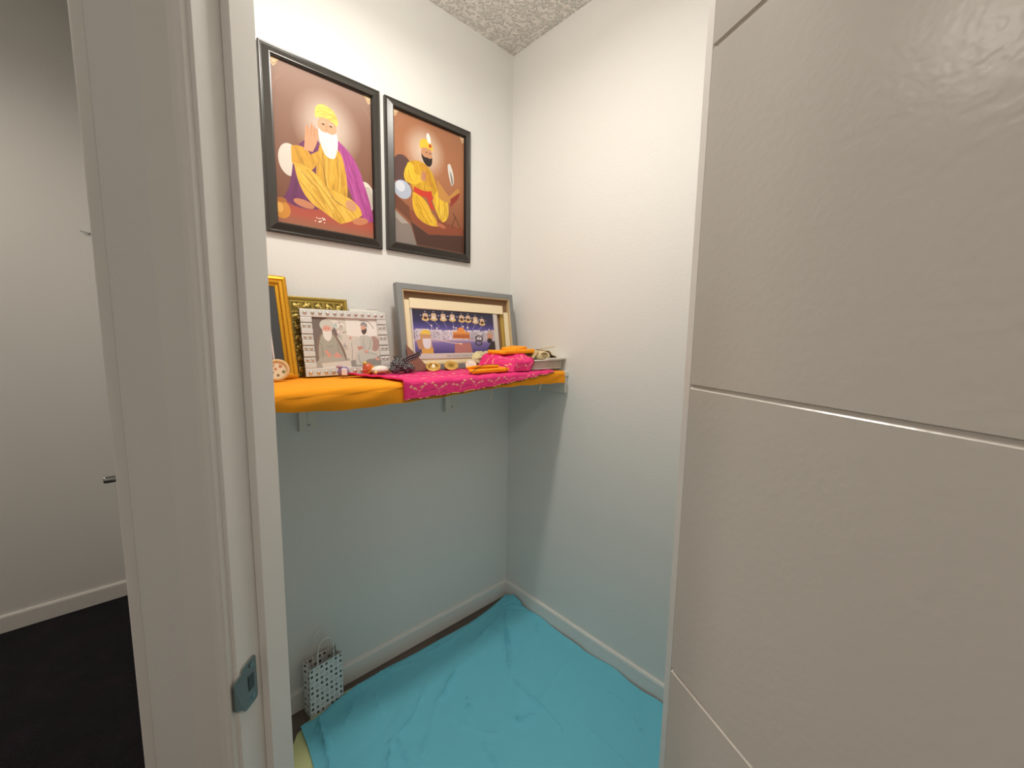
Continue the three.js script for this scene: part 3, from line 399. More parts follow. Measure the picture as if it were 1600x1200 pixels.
const printTemple = paint(1024, 600, (c, w, h) => {
  c.fillStyle = rgb(214, 208, 204); c.fillRect(0, 0, w, h); c.textAlign = 'center';
  for (let k = 0; k < 46; k++) { c.fillStyle = rgb(120, 74, 54, 0.75); c.fillRect(w * 0.3 + k * 11 + 3 * rnd(), 12 + 4 * rnd(), 5 + 3 * rnd(), 12 + 5 * rnd()); }   // a line too small to read
  c.fillStyle = rgb(90, 84, 80); c.font = '25px serif'; c.fillText('THE GOLDEN TEMPLE, AMRITSAR', w * 0.54, h - 16);
  const X = 16, Y = 42, Wd = 950, Ht = 498; c.save(); c.beginPath(); c.rect(X, Y, Wd, Ht); c.clip(); c.translate(X, Y);
  bands(c, Wd, Ht, [[0, rgb(42, 40, 58)], [0.25, rgb(54, 50, 92)], [0.42, rgb(92, 84, 160)], [0.5, rgb(150, 140, 190)], [0.52, rgb(90, 78, 120)], [0.8, rgb(78, 70, 140)], [1, rgb(62, 54, 110)]]);
  for (let k = 0; k < 70; k++) { const x = rnd(), b = 0.44 + rnd() * 0.08, vv = 190 + 46 * rnd(); blob(c, Wd, Ht, rgb(vv, vv - 4, vv + 8), [['M', x, b], ['L', x + 0.05 + 0.05 * rnd(), b], ['L', x + 0.06, 0.68], ['L', x, 0.68]]); }
  for (let k = 0; k < 260; k++) oval(c, Wd, Ht, rnd(), 0.5 + rnd() * 0.17, 0.004, 0.011, rgb(120, 100, 124, 0.7));
  for (const [x, y] of [[0.2, 0.36], [0.26, 0.42], [0.46, 0.38], [0.49, 0.4], [0.58, 0.36], [0.64, 0.38], [0.93, 0.42], [0.98, 0.44]]) { blob(c, Wd, Ht, null, [['M', x, y], ['L', x, 0.5]], rgb(232, 222, 224), 5); oval(c, Wd, Ht, x, y, 0.01, 0.02, rgb(240, 226, 220)); }
  bands(c, 0, 0, [[0, 'black'], [1, 'black']]);
  { const g = c.createLinearGradient(0, Ht * 0.68, 0, Ht); g.addColorStop(0, rgb(210, 190, 200)); g.addColorStop(0.25, rgb(130, 116, 180)); g.addColorStop(1, rgb(76, 66, 132)); c.fillStyle = g; c.fillRect(0, Ht * 0.68, Wd, Ht * 0.32); }
  blob(c, Wd, Ht, rgb(214, 130, 70), [['M', 0.45, 0.5], ['L', 0.65, 0.5], ['L', 0.66, 0.66], ['L', 0.44, 0.66]]); blob(c, Wd, Ht, rgb(232, 160, 84), [['M', 0.44, 0.49], ['L', 0.66, 0.49], ['L', 0.65, 0.53], ['L', 0.45, 0.53]]); blob(c, Wd, Ht, rgb(236, 150, 70), [['M', 0.5, 0.49], ['Q', 0.5, 0.4, 0.55, 0.38], ['Q', 0.6, 0.4, 0.6, 0.49]]);
  for (let k = 0; k < 7; k++) oval(c, Wd, Ht, 0.465 + k * 0.028, 0.6, 0.008, 0.035, rgb(150, 76, 44));
  blob(c, Wd, Ht, rgb(206, 128, 110, 0.85), [['M', 0.46, 0.76], ['L', 0.66, 0.76], ['L', 0.68, 1], ['L', 0.45, 1]]); blob(c, Wd, Ht, null, [['M', 0.25, 0.68], ['L', 0.42, 0.76], ['L', 0.56, 0.78]], rgb(236, 214, 206), 8); oval(c, Wd, Ht, 0.53, 0.78, 0.012, 0.02, rgb(255, 226, 170));
  for (let k = 0; k < 60; k++) blob(c, Wd, Ht, null, [['M', rnd(), 0.78 + rnd() * 0.2], ['L', rnd() * 0.02 + 0.3 + 0.6 * rnd(), 0.8 + rnd() * 0.2]], rgb(200, 180, 210, 0.05), 3);
  // portrait medallions with rays
  [[0.14, 0.17, 0], [0.235, 0.16, 1], [0.345, 0.16, 1], [0.455, 0.16, 1], [0.57, 0.17, 0], [0.655, 0.17, 0], [0.75, 0.19, 1], [0.84, 0.23, 0]].forEach(([x, y, el]) => {
    blob(c, Wd, Ht, null, [['M', x, y + 0.09], ['L', x + (0.5 - x) * 0.22, y + 0.25]], rgb(190, 186, 230, 0.9), 4);
    oval(c, Wd, Ht, x, y + 0.05, 0.042, 0.045, rgb(222, 190, 130)); oval(c, Wd, Ht, x, y - 0.02, 0.03, 0.055, rgb(232, 196, 150)); oval(c, Wd, Ht, x, y - 0.05, 0.03, 0.035, rgb(216, 190, 160)); oval(c, Wd, Ht, x, y + 0.02, 0.02, 0.035, el ? rgb(228, 222, 214) : rgb(80, 48, 40));
    for (const s of [-1, 1]) oval(c, Wd, Ht, x + s * 0.05, y - 0.03, 0.006, 0.01, rgb(230, 230, 240)); oval(c, Wd, Ht, x, y - 0.12, 0.006, 0.01, rgb(230, 230, 240));
  });
  // big half figures at either side
  blob(c, Wd, Ht, rgb(206, 160, 120), [['M', 0.06, 0.54], ['L', 0.18, 0.54], ['L', 0.2, 1], ['L', 0.08, 1]]); blob(c, Wd, Ht, rgb(196, 150, 110), [['M', 0.02, 0.72], ['L', 0.08, 0.66], ['L', 0.1, 0.9], ['L', 0.04, 0.9]]); blob(c, Wd, Ht, rgb(240, 206, 84), [['M', 0.07, 0.56], ['Q', 0.08, 0.46, 0.13, 0.46], ['Q', 0.19, 0.48, 0.18, 0.57]]); blob(c, Wd, Ht, rgb(228, 228, 236), [['M', 0.09, 0.66], ['L', 0.18, 0.66], ['Q', 0.19, 0.9, 0.13, 0.92], ['Q', 0.08, 0.86, 0.09, 0.66]]); blob(c, Wd, Ht, rgb(222, 172, 82), [['M', 0.07, 0.9], ['L', 0.2, 0.88], ['L', 0.2, 1], ['L', 0.07, 1]]);
  for (const [x, y, r] of [[0.78, 0.65, 0.045], [0.77, 0.76, 0.04]]) { c.beginPath(); c.ellipse(x * Wd, y * Ht, r * Wd, r * Wd * 0.8, 0, 0, 7); c.strokeStyle = rgb(70, 68, 66); c.lineWidth = 16; c.stroke(); }
  blob(c, Wd, Ht, rgb(60, 50, 50), [['M', 0.86, 1], ['L', 0.95, 0.72], ['L', 1, 0.72], ['L', 1, 1]]); oval(c, Wd, Ht, 0.935, 0.58, 0.04, 0.1, rgb(214, 152, 124)); oval(c, Wd, Ht, 0.925, 0.7, 0.035, 0.06, rgb(50, 40, 38)); oval(c, Wd, Ht, 0.945, 0.49, 0.045, 0.05, rgb(190, 170, 160));
  c.restore();
});
const printLandscape = paint(256, 512, (c, w, h) => { bands(c, w, h, [[0, rgb(178, 170, 196)], [0.3, rgb(150, 140, 176)], [0.45, rgb(84, 66, 110)], [0.47, rgb(206, 150, 128)], [0.65, rgb(176, 136, 124)], [0.85, rgb(112, 78, 100)], [1, rgb(96, 70, 92)]]); });

// ------------------------------------------------------------------ framed portraits on the wall
function portrait(x0, x1, y0, y1, map, label) {
  const w = x1 - x0, h = y1 - y0, t = thing('framed_portrait', label, 'framed picture', [(x0 + x1) / 2, y0, 0.001]);
  const prof = [[0, 0], [0, 0.0115], [0.0025, 0.0145], [0.0055, 0.0142], [0.0075, 0.0128], [0.0085, 0.0128], [0.0265, 0.0215], [0.029, 0.0215], [0.030, 0.0195], [0.030, 0.0085]];
  mesh('frame', mouldingGeo(w, h, prof), M.blackGrey, t);
  mesh('frame_lip', mouldingGeo(w - 0.058, h - 0.058, [[0, 0.0075], [0.0005, 0.0165], [0.0026, 0.0165], [0.0042, 0.0105], [0.0042, 0.0065]]).translate(0, 0.029, 0), M.black, t);
  mesh('print', new THREE.BoxGeometry(w - 0.058, h - 0.058, 0.006).translate(0, h / 2, 0.0045), std(0xffffff, 0.6, { map }), t);
  mesh('backing', new THREE.BoxGeometry(w - 0.004, h - 0.004, 0.001).translate(0, h / 2, 0.0008), std(0x5a4a3a, 0.9), t);
  return t;
}
portrait(-1.0265, -0.652, 1.652, 2.193, printElder, 'black-framed print of a white-bearded seated man in a purple shawl');
portrait(-0.634, -0.250, 1.656, 2.191, printYounger, 'black-framed print of a dark-bearded kneeling man with a falcon');

// ------------------------------------------------------------------ the shelf
const ST = 1.198, ZF = 0.375;                                     // top of board, front edge
{
  const t = thing('wall_shelf', 'white wall shelf carried by cleats under the cloths', 'shelf', [0, 0, 0]);
  mesh('board', rbox(-1.2595, -0.0005, ST - 0.02, ST, 0.0005, ZF, 0.0015), M.white, t);
  mesh('end_cleat', rbox(-0.0135, -0.0005, 1.105, ST - 0.02, 0.0005, 0.368, 0.0012), M.white, t);
  for (const [xa, xb] of [[-0.962, -0.904], [-0.384, -0.316]]) {
    const b = mesh('bracket', join([rbox(xa, xb, 1.013, ST - 0.02, 0.0005, 0.017, 0.001), rbox((xa + xb) / 2 - 0.002, (xa + xb) / 2 - 0.0003, 1.045, ST - 0.02, 0.016, 0.019, 0.0004)]), M.white, t);
    mesh('screw', new THREE.CylinderGeometry(0.004, 0.004, 0.002, 16).rotateX(Math.PI / 2).translate((xa + xb) / 2, 1.033, 0.0178), M.steel, b);
  }
}
const clamp = (v, a, b) => Math.min(b, Math.max(a, v)), sm = (a, b, v) => { const t = clamp((v - a) / (b - a), 0, 1); return t * t * (3 - 2 * t); }, lerp = (a, b, t) => a + (b - a) * t;
const interp = (tab, x) => { if (x <= tab[0][0]) return tab[0][1]; for (let i = 1; i < tab.length; i++) if (x <= tab[i][0]) { const [a, b] = tab[i - 1], [c, d] = tab[i]; return lerp(b, d, (x - a) / (c - a)); } return tab[tab.length - 1][1]; };
const wob = (x, y, k = 1) => Math.sin(x * 23.1 * k + 1.3) * Math.sin(y * 17.7 * k + 0.4) + 0.5 * Math.sin(x * 51.3 * k + y * 37.7 * k + 2.1);
{ // orange cloth over the board, its front hanging below the edge
  const hem = [[-1.26, 1.153], [-1.11, 1.151], [-1.02, 1.143], [-0.94, 1.138], [-0.785, 1.141], [-0.63, 1.146], [-0.46, 1.157], [-0.32, 1.158], [-0.15, 1.155], [-0.04, 1.152]];
  const fn = (u, v) => {
    const x = lerp(-1.255, -0.036, u), top = ST + 0.0035 + 0.0012 * wob(x, v), r = 0.012, full = 0.3 + 0.7 * sm(-0.7, -0.95, x);
    const bulge = 0.011 * full, yh = interp(hem, x) + 0.001 * Math.sin(x * 60);
    if (v < 0.5) return [x, top + 0.008 * full * Math.sin(Math.PI * v * 2) * sm(0.2, 0.5, v), lerp(0.01, ZF - 0.004, v * 2)];
    const a = (v - 0.5) * 2, ang = Math.min(1, a * 2.5) * Math.PI / 2, rr = r + bulge * 0.6, y0 = top;
    if (a < 0.4) return [x, y0 - rr * (1 - Math.cos(ang)), ZF - 0.004 + rr * Math.sin(ang)];
    const b = (a - 0.4) / 0.6; return [x, lerp(y0 - rr, yh, b), ZF - 0.004 + rr + 0.004 * Math.sin(b * Math.PI) * full + 0.0015 * Math.sin(x * 43 + b * 3) - 0.006 * b * full];
  };
  const t = thing('orange_shelf_cloth', 'bright orange cloth spread over the shelf and hanging at its edge', 'cloth');
  mesh('cloth', sheet(fn, 160, 60, 0.0012, 1.2, 0.5), M.orange, t);
  for (const [px, py, len] of [[768, 606, 0.045], [844, 597, 0.035]]) { const a = hit(px, py, 2, ZF + 0.012); mesh('loose_thread', tube([[a.x, a.y + 0.004, a.z], [a.x + 0.002, a.y - len * 0.4, a.z], [a.x - 0.006, a.y - len, a.z + 0.002]], 0.0008, 16, 5), std(0xf2cf9a, 0.9), t); }
}
// pink embroidered cloth
const pinkTex = paint(1024, 1024, (c, w, h) => {                    // 0.32 m square
  c.fillStyle = rgb(232, 40, 122); c.fillRect(0, 0, w, h);
  for (let k = 0; k < 900; k++) { c.fillStyle = rgb(250, 96, 140, 0.45); c.fillRect(rnd() * w, rnd() * h, 30 + rnd() * 60, 4); }
  c.lineCap = 'round'; seed = 5;
  for (let j = 0; j < 4; j++) for (let i = 0; i < 4; i++) {
    const x = (i + 0.5 * (j % 2) + 0.1) * 256, y = j * 256 + 60; c.save(); c.translate(x, y); c.rotate(-0.2 + 0.4 * rnd()); if (i % 2) c.scale(-1, 1);
    c.strokeStyle = rgb(240, 176, 140); c.lineWidth = 4.5; c.beginPath(); c.moveTo(0, 150); c.bezierCurveTo(-10, 90, 60, 70, 80, 10); c.stroke(); c.beginPath(); c.moveTo(10, 92); c.bezierCurveTo(-30, 80, -60, 70, -80, 40); c.stroke();
    for (const [a, b, r] of [[84, 4, 0.8], [44, 44, -0.6], [-84, 36, -0.9], [-40, 60, 0.7]]) { c.beginPath(); c.ellipse(a, b, 19, 9, r, 0, 7); c.fillStyle = rgb(226, 132, 92); c.fill(); c.strokeStyle = rgb(250, 220, 180); c.lineWidth = 4; c.stroke(); }
    c.strokeStyle = rgb(96, 22, 74); c.lineWidth = 6; c.beginPath(); c.moveTo(60, 110); c.quadraticCurveTo(90, 96, 106, 118); c.stroke(); c.beginPath(); c.moveTo(-90, 140); c.quadraticCurveTo(-70, 128, -56, 142); c.stroke();
    c.restore();
  }
});
pinkTex.wrapS = pinkTex.wrapT = THREE.RepeatWrapping; pinkTex.repeat.set(1 / 0.32, 1 / 0.32);
M.pink = fabric(0xffffff, { map: pinkTex, sheenColor: new THREE.Color(0xff5aa0), roughness: 0.75 });
M.border = std(0x6d2a2c, 0.7);
{
  const hem = [[-0.80, 1.150], [-0.76, 1.152], [-0.62, 1.157], [-0.46, 1.166], [-0.3, 1.181], [-0.16, 1.196], [-0.1, 1.201]];
  const fn = (u, v) => {
    const xb = lerp(-0.845, -0.13, u), xf = lerp(-0.775, -0.105, u), x = lerp(xb, xf, Math.min(1, v * 1.35));
    const top = ST + 0.0095 + 0.0016 * wob(x * 1.7, v * 0.4, 1.5) + 0.005 * sm(0.04, 0, u), zt = ZF + 0.002, yh = interp(hem, x) + 0.0015 * Math.sin(x * 90);
    const vb = 0.72;
    if (v < vb) return [x, top, lerp(0.131 + 0.01 * sm(0.15, 0, u), zt, v / vb)];
    const a = (v - vb) / (1 - vb), drop = top - yh, r = Math.min(0.014, drop * 0.8), ang = Math.min(1, a * 2.5) * Math.PI / 2;
    if (a < 0.4) return [x, top - r * (1 - Math.cos(ang)), zt + (r + 0.002) * Math.sin(ang)];
    const b = (a - 0.4) / 0.6; return [x, lerp(top - r, yh, b), zt + r + 0.002 + 0.002 * b];
  };
  const t = thing('pink_embroidered_cloth', 'hot pink cloth with gold leaf embroidery lying over the orange one', 'cloth');
  mesh('cloth', sheet(fn, 150, 60, 0.0012, 0.72, 0.34), M.pink, t);
  const edge = []; for (let k = 0; k <= 40; k++) edge.push(fn(k / 40, 1)); mesh('border_trim', tube(edge.map(([x, y, z]) => [x, y - 0.001, z + 0.0005]), 0.0022, 200, 6), M.border, t);
  const side = []; for (let k = 0; k <= 24; k++) { const q = fn(0, k / 24); side.push([q[0] - 0.001, q[1], q[2]]); } mesh('border_trim', tube(side, 0.0035, 120, 6), std(0xe0246e, 0.8), t);
  const bits = []; seed = 99; for (let k = 0; k < 70; k++) { const q = fn(rnd(), 1); bits.push(new THREE.SphereGeometry(0.0022, 6, 5).scale(1.8, 0.7, 1).translate(q[0], q[1] - 0.0005, q[2] + 0.0015)); } mesh('sequin_edge', join(bits), M.brass, t);
}
// ------------------------------------------------------------------ leaning frames
function leaning(name, label, category, x, zBottom, zTop, h, ry = 0, y = ST + 0.0055) {
  const t = thing(name, label, category, [x, y, zBottom], ry); t.rotation.order = 'YXZ'; t.rotation.x = -Math.asin(clamp((zBottom - zTop) / h, 0, 0.8)); return t;
}
{ // gilt frame, half hidden behind the door lining
  const w = 0.25, h = 0.315, t = leaning('gold_picture_frame', 'tall gilt frame with roped edge and dark grey mount', 'picture frame', -1.112, 0.118, 0.045, h, 0.08);
  mesh('frame', mouldingGeo(w, h, [[0, 0], [0, 0.012], [0.003, 0.016], [0.009, 0.017], [0.012, 0.013], [0.019, 0.0125], [0.022, 0.009], [0.03, 0.0065], [0.031, 0.004]]), M.gold, t);
  const beads = (inset, r, z, sp) => { const list = [], run = (ax, ay, bx, by) => { const L = Math.hypot(bx - ax, by - ay), n = Math.round(L / sp); for (let i = 0; i < n; i++) list.push(new THREE.SphereGeometry(r, 6, 4).translate(lerp(ax, bx, (i + 0.5) / n), lerp(ay, by, (i + 0.5) / n), z)); }; const x = w / 2 - inset, b = inset, c = h - inset; run(-x, b, x, b); run(x, b, x, c); run(x, c, -x, c); run(-x, c, -x, b); return join(list); };
  mesh('rope_edge', beads(0.0005, 0.0028, 0.012, 0.005), M.gold, t); mesh('bead_trim', beads(0.021, 0.0024, 0.0105, 0.0048), std(0xb97d1c, 0.4, { metalness: 0.7 }), t);
  mesh('mount', new THREE.BoxGeometry(w - 0.058, h - 0.058, 0.003).translate(0, h / 2, 0.003), std(0x3d4044, 0.7), t);
  mesh('print', new THREE.BoxGeometry(w - 0.118, h - 0.11, 0.002).translate(0, h / 2, 0.0048), std(0xffffff, 0.4, { map: printLandscape }), t);
  mesh('print_border', mouldingGeo(w - 0.112, h - 0.104, [[0, 0.003], [0, 0.0062], [0.004, 0.0062], [0.004, 0.0055]]).translate(0, 0.052, 0), std(0xd9cfcc, 0.7), t);
}
{ // embossed antique-gold frame
  const w = 0.192, h = 0.258, t = leaning('embossed_gold_frame', 'antique gold frame embossed with a row of square panels', 'picture frame', -0.894, 0.07, 0.022, h);
  mesh('plate', rbox(-w / 2, w / 2, 0, h, 0, 0.007, 0.0012), M.oldGold, t);
  mesh('rim', mouldingGeo(w, h, [[0, 0.005], [0, 0.009], [0.003, 0.0105], [0.009, 0.0095], [0.011, 0.007]]), M.oldGold, t);
  const dark = std(0x6b5c25, 0.5, { metalness: 0.6 }), cell = (x, y, k) => {
    const p = mesh('panel', mouldingGeo(0.030, 0.030, [[0, 0.006], [0.0005, 0.0088], [0.0022, 0.009], [0.003, 0.0072]]).translate(x, y - 0.015, 0), M.oldGold, t);
    mesh('panel_ground', rbox(x - 0.0128, x + 0.0128, y - 0.0128, y + 0.0128, 0.0065, 0.0076, 0.0004, 1), dark, p);
    seed = 300 + k; const f = [new THREE.SphereGeometry(0.0075, 12, 8).scale(1.15, 0.8, 0.35).translate(x - 0.001, y + 0.001, 0.0078)];
    for (let i = 0; i < 5; i++) f.push(new THREE.SphereGeometry(0.003, 8, 6).scale(0.8 + rnd(), 0.8 + rnd(), 0.6).translate(x + (rnd() - 0.5) * 0.02, y + (rnd() - 0.5) * 0.02, 0.0078));
    mesh('relief', join(f), M.brass, p);
  };
  for (let i = 0; i < 5; i++) cell(-0.068 + i * 0.034, h - 0.03, i);
  for (let j = 1; j < 7; j++) { cell(-0.068, h - 0.03 - j * 0.034, 10 + j); }
}
{ // a white box frame behind the silver one
  const t = leaning('white_box_frame', 'plain white frame mostly hidden behind the silver studded frame', 'picture frame', -0.742, 0.075, 0.03, 0.23);
  mesh('frame', rbox(-0.052, 0.052, 0, 0.226, 0, 0.012, 0.0015), M.white, t);
  mesh('hanger', rbox(0.012, 0.052, 0.2262, 0.229, 0.003, 0.009, 0.0008), std(0x9c9890, 0.5), t);
}
{ // silver studded frame
  const w = 0.281, h = 0.217, t = leaning('silver_studded_frame', 'silver frame with domed studs around a print of two seated men', 'picture frame', -0.823, 0.108, 0.062, h, -0.02);
  mesh('backing', rbox(-w / 2, w / 2, 0, h, 0, 0.008, 0.001), std(0x3a2f28, 0.8), t);
  mesh('rail', rbox(-w / 2, w / 2, h - 0.026, h, 0.007, 0.016, 0.002), M.silver, t); mesh('rail', rbox(-w / 2, w / 2, 0, 0.026, 0.007, 0.016, 0.002), M.silver, t);
  const dome = new THREE.SphereGeometry(0.0062, 14, 8, 0, Math.PI * 2, 0, Math.PI / 2).rotateX(Math.PI / 2), small = new THREE.SphereGeometry(0.0052, 12, 8, 0, Math.PI * 2, 0, Math.PI / 2).rotateX(Math.PI / 2);
  for (let i = 0; i < 12; i++) for (const y of [h - 0.0125, 0.0125]) mesh('stud', dome, M.silverStud, t).position.set(-w / 2 + 0.0145 + i * (w - 0.029) / 11, y, 0.0158);
  for (const s of [-1, 1]) {
    const bw = 0.034, xc = s * (w / 2 - bw / 2), n = 9, y0 = 0.026, y1 = h - 0.026, bh = (y1 - y0) / n;
    for (let k = 0; k < n; k++) {
      mesh('side_block', rbox(xc - bw / 2, xc + bw / 2, y0 + k * bh + 0.0006, y0 + (k + 1) * bh - 0.0006, 0.007, k % 2 ? 0.0135 : 0.016, 0.0016), M.silver, t);
      if (k % 2) for (const d of [-1, 1]) mesh('stud', small, M.silverStud, t).position.set(xc + d * 0.0072, y0 + (k + 0.5) * bh, 0.0133);
    }
  }
  mesh('print', new THREE.BoxGeometry(w - 0.067, h - 0.051, 0.002).translate(0, h / 2, 0.0085), std(0xffffff, 0.35, { map: printPair }), t);
}
{ // grey box frame that holds a cream mount and the temple print
  const w = 0.578, h = 0.328, t = leaning('grey_picture_frame', 'large grey frame with cream mount boards slipped inside it', 'picture frame', -0.345, 0.098, 0.05, h, 0.0);
  const grey2 = std(0x868a8a, 0.55);
  mesh('frame', mouldingGeo(w, h, [[0, 0], [0, 0.024], [0.002, 0.026], [0.021, 0.026], [0.023, 0.024], [0.023, 0.004]]), grey2, t);
  mesh('inner_lip', mouldingGeo(w - 0.046, h - 0.046, [[0, 0.004], [0, 0.0245], [0.004, 0.0235], [0.004, 0.004]]).translate(0, 0.023, 0), std(0xc9b48a, 0.6), t);
  mesh('backing', new THREE.BoxGeometry(w - 0.046, h - 0.046, 0.004).translate(0, h / 2, 0.004), std(0x8a6a4e, 0.85), t);
  const L = -w / 2 + 0.026, R = w / 2 - 0.026;
  mesh('mount_board', rbox(L + 0.001, L + 0.027, 0.03, h - 0.058, 0.009, 0.014, 0.0008), M.cream, t);
  mesh('mount_board', rbox(R - 0.027, R - 0.002, 0.03, h - 0.082, 0.009, 0.014, 0.0008), M.cream, t);
  mesh('mount_board', rbox(L + 0.02, R - 0.12, 0.028, 0.068, 0.0095, 0.0145, 0.0008), M.cream, t);
  const tb = mesh('mount_board', rbox(0, 0.463, -0.038, 0, 0, 0.006, 0.0008), M.cream, t); tb.position.set(L + 0.025, h - 0.052, 0.0155); tb.rotation.z = -0.006;
  const side = mesh('mount_edge', rbox(R - 0.047, R - 0.028, 0.07, h - 0.09, 0.007, 0.009, 0.0005), std(0xb99a44, 0.7), t); side.userData.label = 'mustard edge strip';
  const p = new THREE.BoxGeometry(0.428, 0.205, 0.0015).translate(0, 0.1025, 0);
  const c = thing('temple_print', 'night-time print of a gold temple over water with caption', 'print'); mesh('card', p, std(0xffffff, 0.4, { map: printTemple }), c);
  c.rotation.order = 'YXZ'; c.rotation.x = t.rotation.x; c.position.copy(t.position);
  t.updateMatrixWorld(); c.position.copy(t.localToWorld(new THREE.Vector3(L + 0.024 + 0.216, 0.0455, 0.0168)));
}
{ // brown card leaning in the frame's lower corner
  const t = leaning('brown_cardboard_triangle', 'brown cardboard corner piece leaning against the grey frame', 'cardboard', -0.6, 0.142, 0.118, 0.1, 0, ST + 0.011);
  const s = new THREE.Shape([[-0.022, 0], [0.068, 0], [-0.022, 0.1]].map((q) => new THREE.Vector2(...q))); mesh('card', new THREE.ExtrudeGeometry(s, { depth: 0.003, bevelEnabled: false }), std(0x8a6152, 0.85), t);
}
// ------------------------------------------------------------------ small things on the shelf
function onShelf(px, py, y = ST + 0.011) { return hit(px, py, 1, y); }
{ // round painted dish standing on edge
  const t = thing('round_painted_dish', 'small round cream dish with painted flowers standing on edge', 'dish', [-1.053, ST + 0.005, 0.165]); t.rotation.set(-0.2, -0.32, 0, 'YXZ');
  const r = 0.031; mesh('rim', new THREE.TorusGeometry(r - 0.004, 0.005, 12, 40).translate(0, r + 0.001, 0.004), std(0xd8b98a, 0.5), t);
  mesh('dish_face', new THREE.CylinderGeometry(r - 0.004, r - 0.004, 0.006, 40).rotateX(Math.PI / 2).translate(0, r + 0.001, 0.002), std(0xeadfc6, 0.5), t);
  for (const [x, y, c, s] of [[0.008, 0.012, 0xc98e6e, 1], [-0.004, 0.004, 0xc98e6e, 0.8], [-0.012, -0.006, 0x5a3a30, 0.8], [0.016, -0.004, 0x6f7a52, 0.9], [0.002, -0.014, 0x8a7a50, 0.8], [-0.01, 0.014, 0xd0a080, 0.8]]) mesh('painted_flower', new THREE.SphereGeometry(0.0045 * s, 10, 6).scale(1, 1.2, 0.25).translate(x, y + r, 0.0052), std(c, 0.6), t);
}
{ // purple crystal ornament
  const t = thing('purple_crystal_ornament', 'small lilac faceted ornament in front of the silver frame', 'ornament', [-0.866, ST + 0.0055, 0.165]); t.rotation.y = -0.5;
  mesh('crystal', new THREE.IcosahedronGeometry(0.021, 0).scale(1, 0.9, 0.8).translate(0, 0.018, 0), std(0x8a76a6, 0.2, { flatShading: true }), t);
  mesh('face_panel', rbox(-0.004, 0.013, 0.008, 0.03, 0.011, 0.0175, 0.003), std(0xe9e4ef, 0.2), t); mesh('petal', new THREE.SphereGeometry(0.007, 12, 8).scale(1.4, 0.6, 0.8).translate(-0.012, 0.034, 0.004), std(0xa888a4, 0.3), t);
}
{ // orange glass ornament
  const t = thing('orange_glass_ornament', 'small amber and gold glass ornament beside the white shell', 'ornament', [-0.777, ST + 0.0095, 0.16]); t.rotation.set(0, 0.2, 0.35);
  const pr = [[0.001, 0], [0.012, 0.001], [0.019, 0.01], [0.02, 0.022], [0.015, 0.034], [0.009, 0.04], [0.001, 0.042]].map((q) => new THREE.Vector2(...q)); mesh('glass_body', new THREE.LatheGeometry(pr, 10), new THREE.MeshPhysicalMaterial({ color: 0xc8551a, roughness: 0.12, flatShading: true, clearcoat: 1 }), t);
  mesh('gold_band', new THREE.TorusGeometry(0.019, 0.0035, 10, 28).rotateX(Math.PI / 2).rotateZ(0.5).translate(-0.001, 0.018, 0), M.gold, t); mesh('gold_cap', new THREE.SphereGeometry(0.008, 12, 8).translate(-0.004, 0.042, 0), M.brass, t);
}
{ // white shell trinket
  const t = thing('white_shell_trinket', 'small white shell trinket edged with copper on the pink cloth', 'ornament', [-0.752, ST + 0.0125, 0.185]); t.rotation.y = 0.35;
  const g = new THREE.SphereGeometry(0.026, 28, 14).scale(1.25, 0.55, 0.7), q = g.attributes.position; for (let i = 0; i < q.count; i++) { const a = Math.atan2(q.getZ(i), q.getX(i)), k = 1 + 0.06 * Math.cos(a * 9); q.setXYZ(i, q.getX(i) * k, q.getY(i) + 0.014, q.getZ(i) * k); } g.computeVertexNormals();
  mesh('shell', g, std(0xefe9df, 0.3), t); mesh('copper_rim', new THREE.TorusGeometry(0.027, 0.0032, 8, 36).scale(1.22, 0.72, 1).rotateX(Math.PI / 2).translate(0, 0.008, 0), std(0xb5764a, 0.35, { metalness: 0.7 }), t);
  for (const x of [0.028, -0.03]) mesh('gold_knob', new THREE.SphereGeometry(0.007, 10, 8).translate(x, 0.006, 0.008), M.brass, t);
}
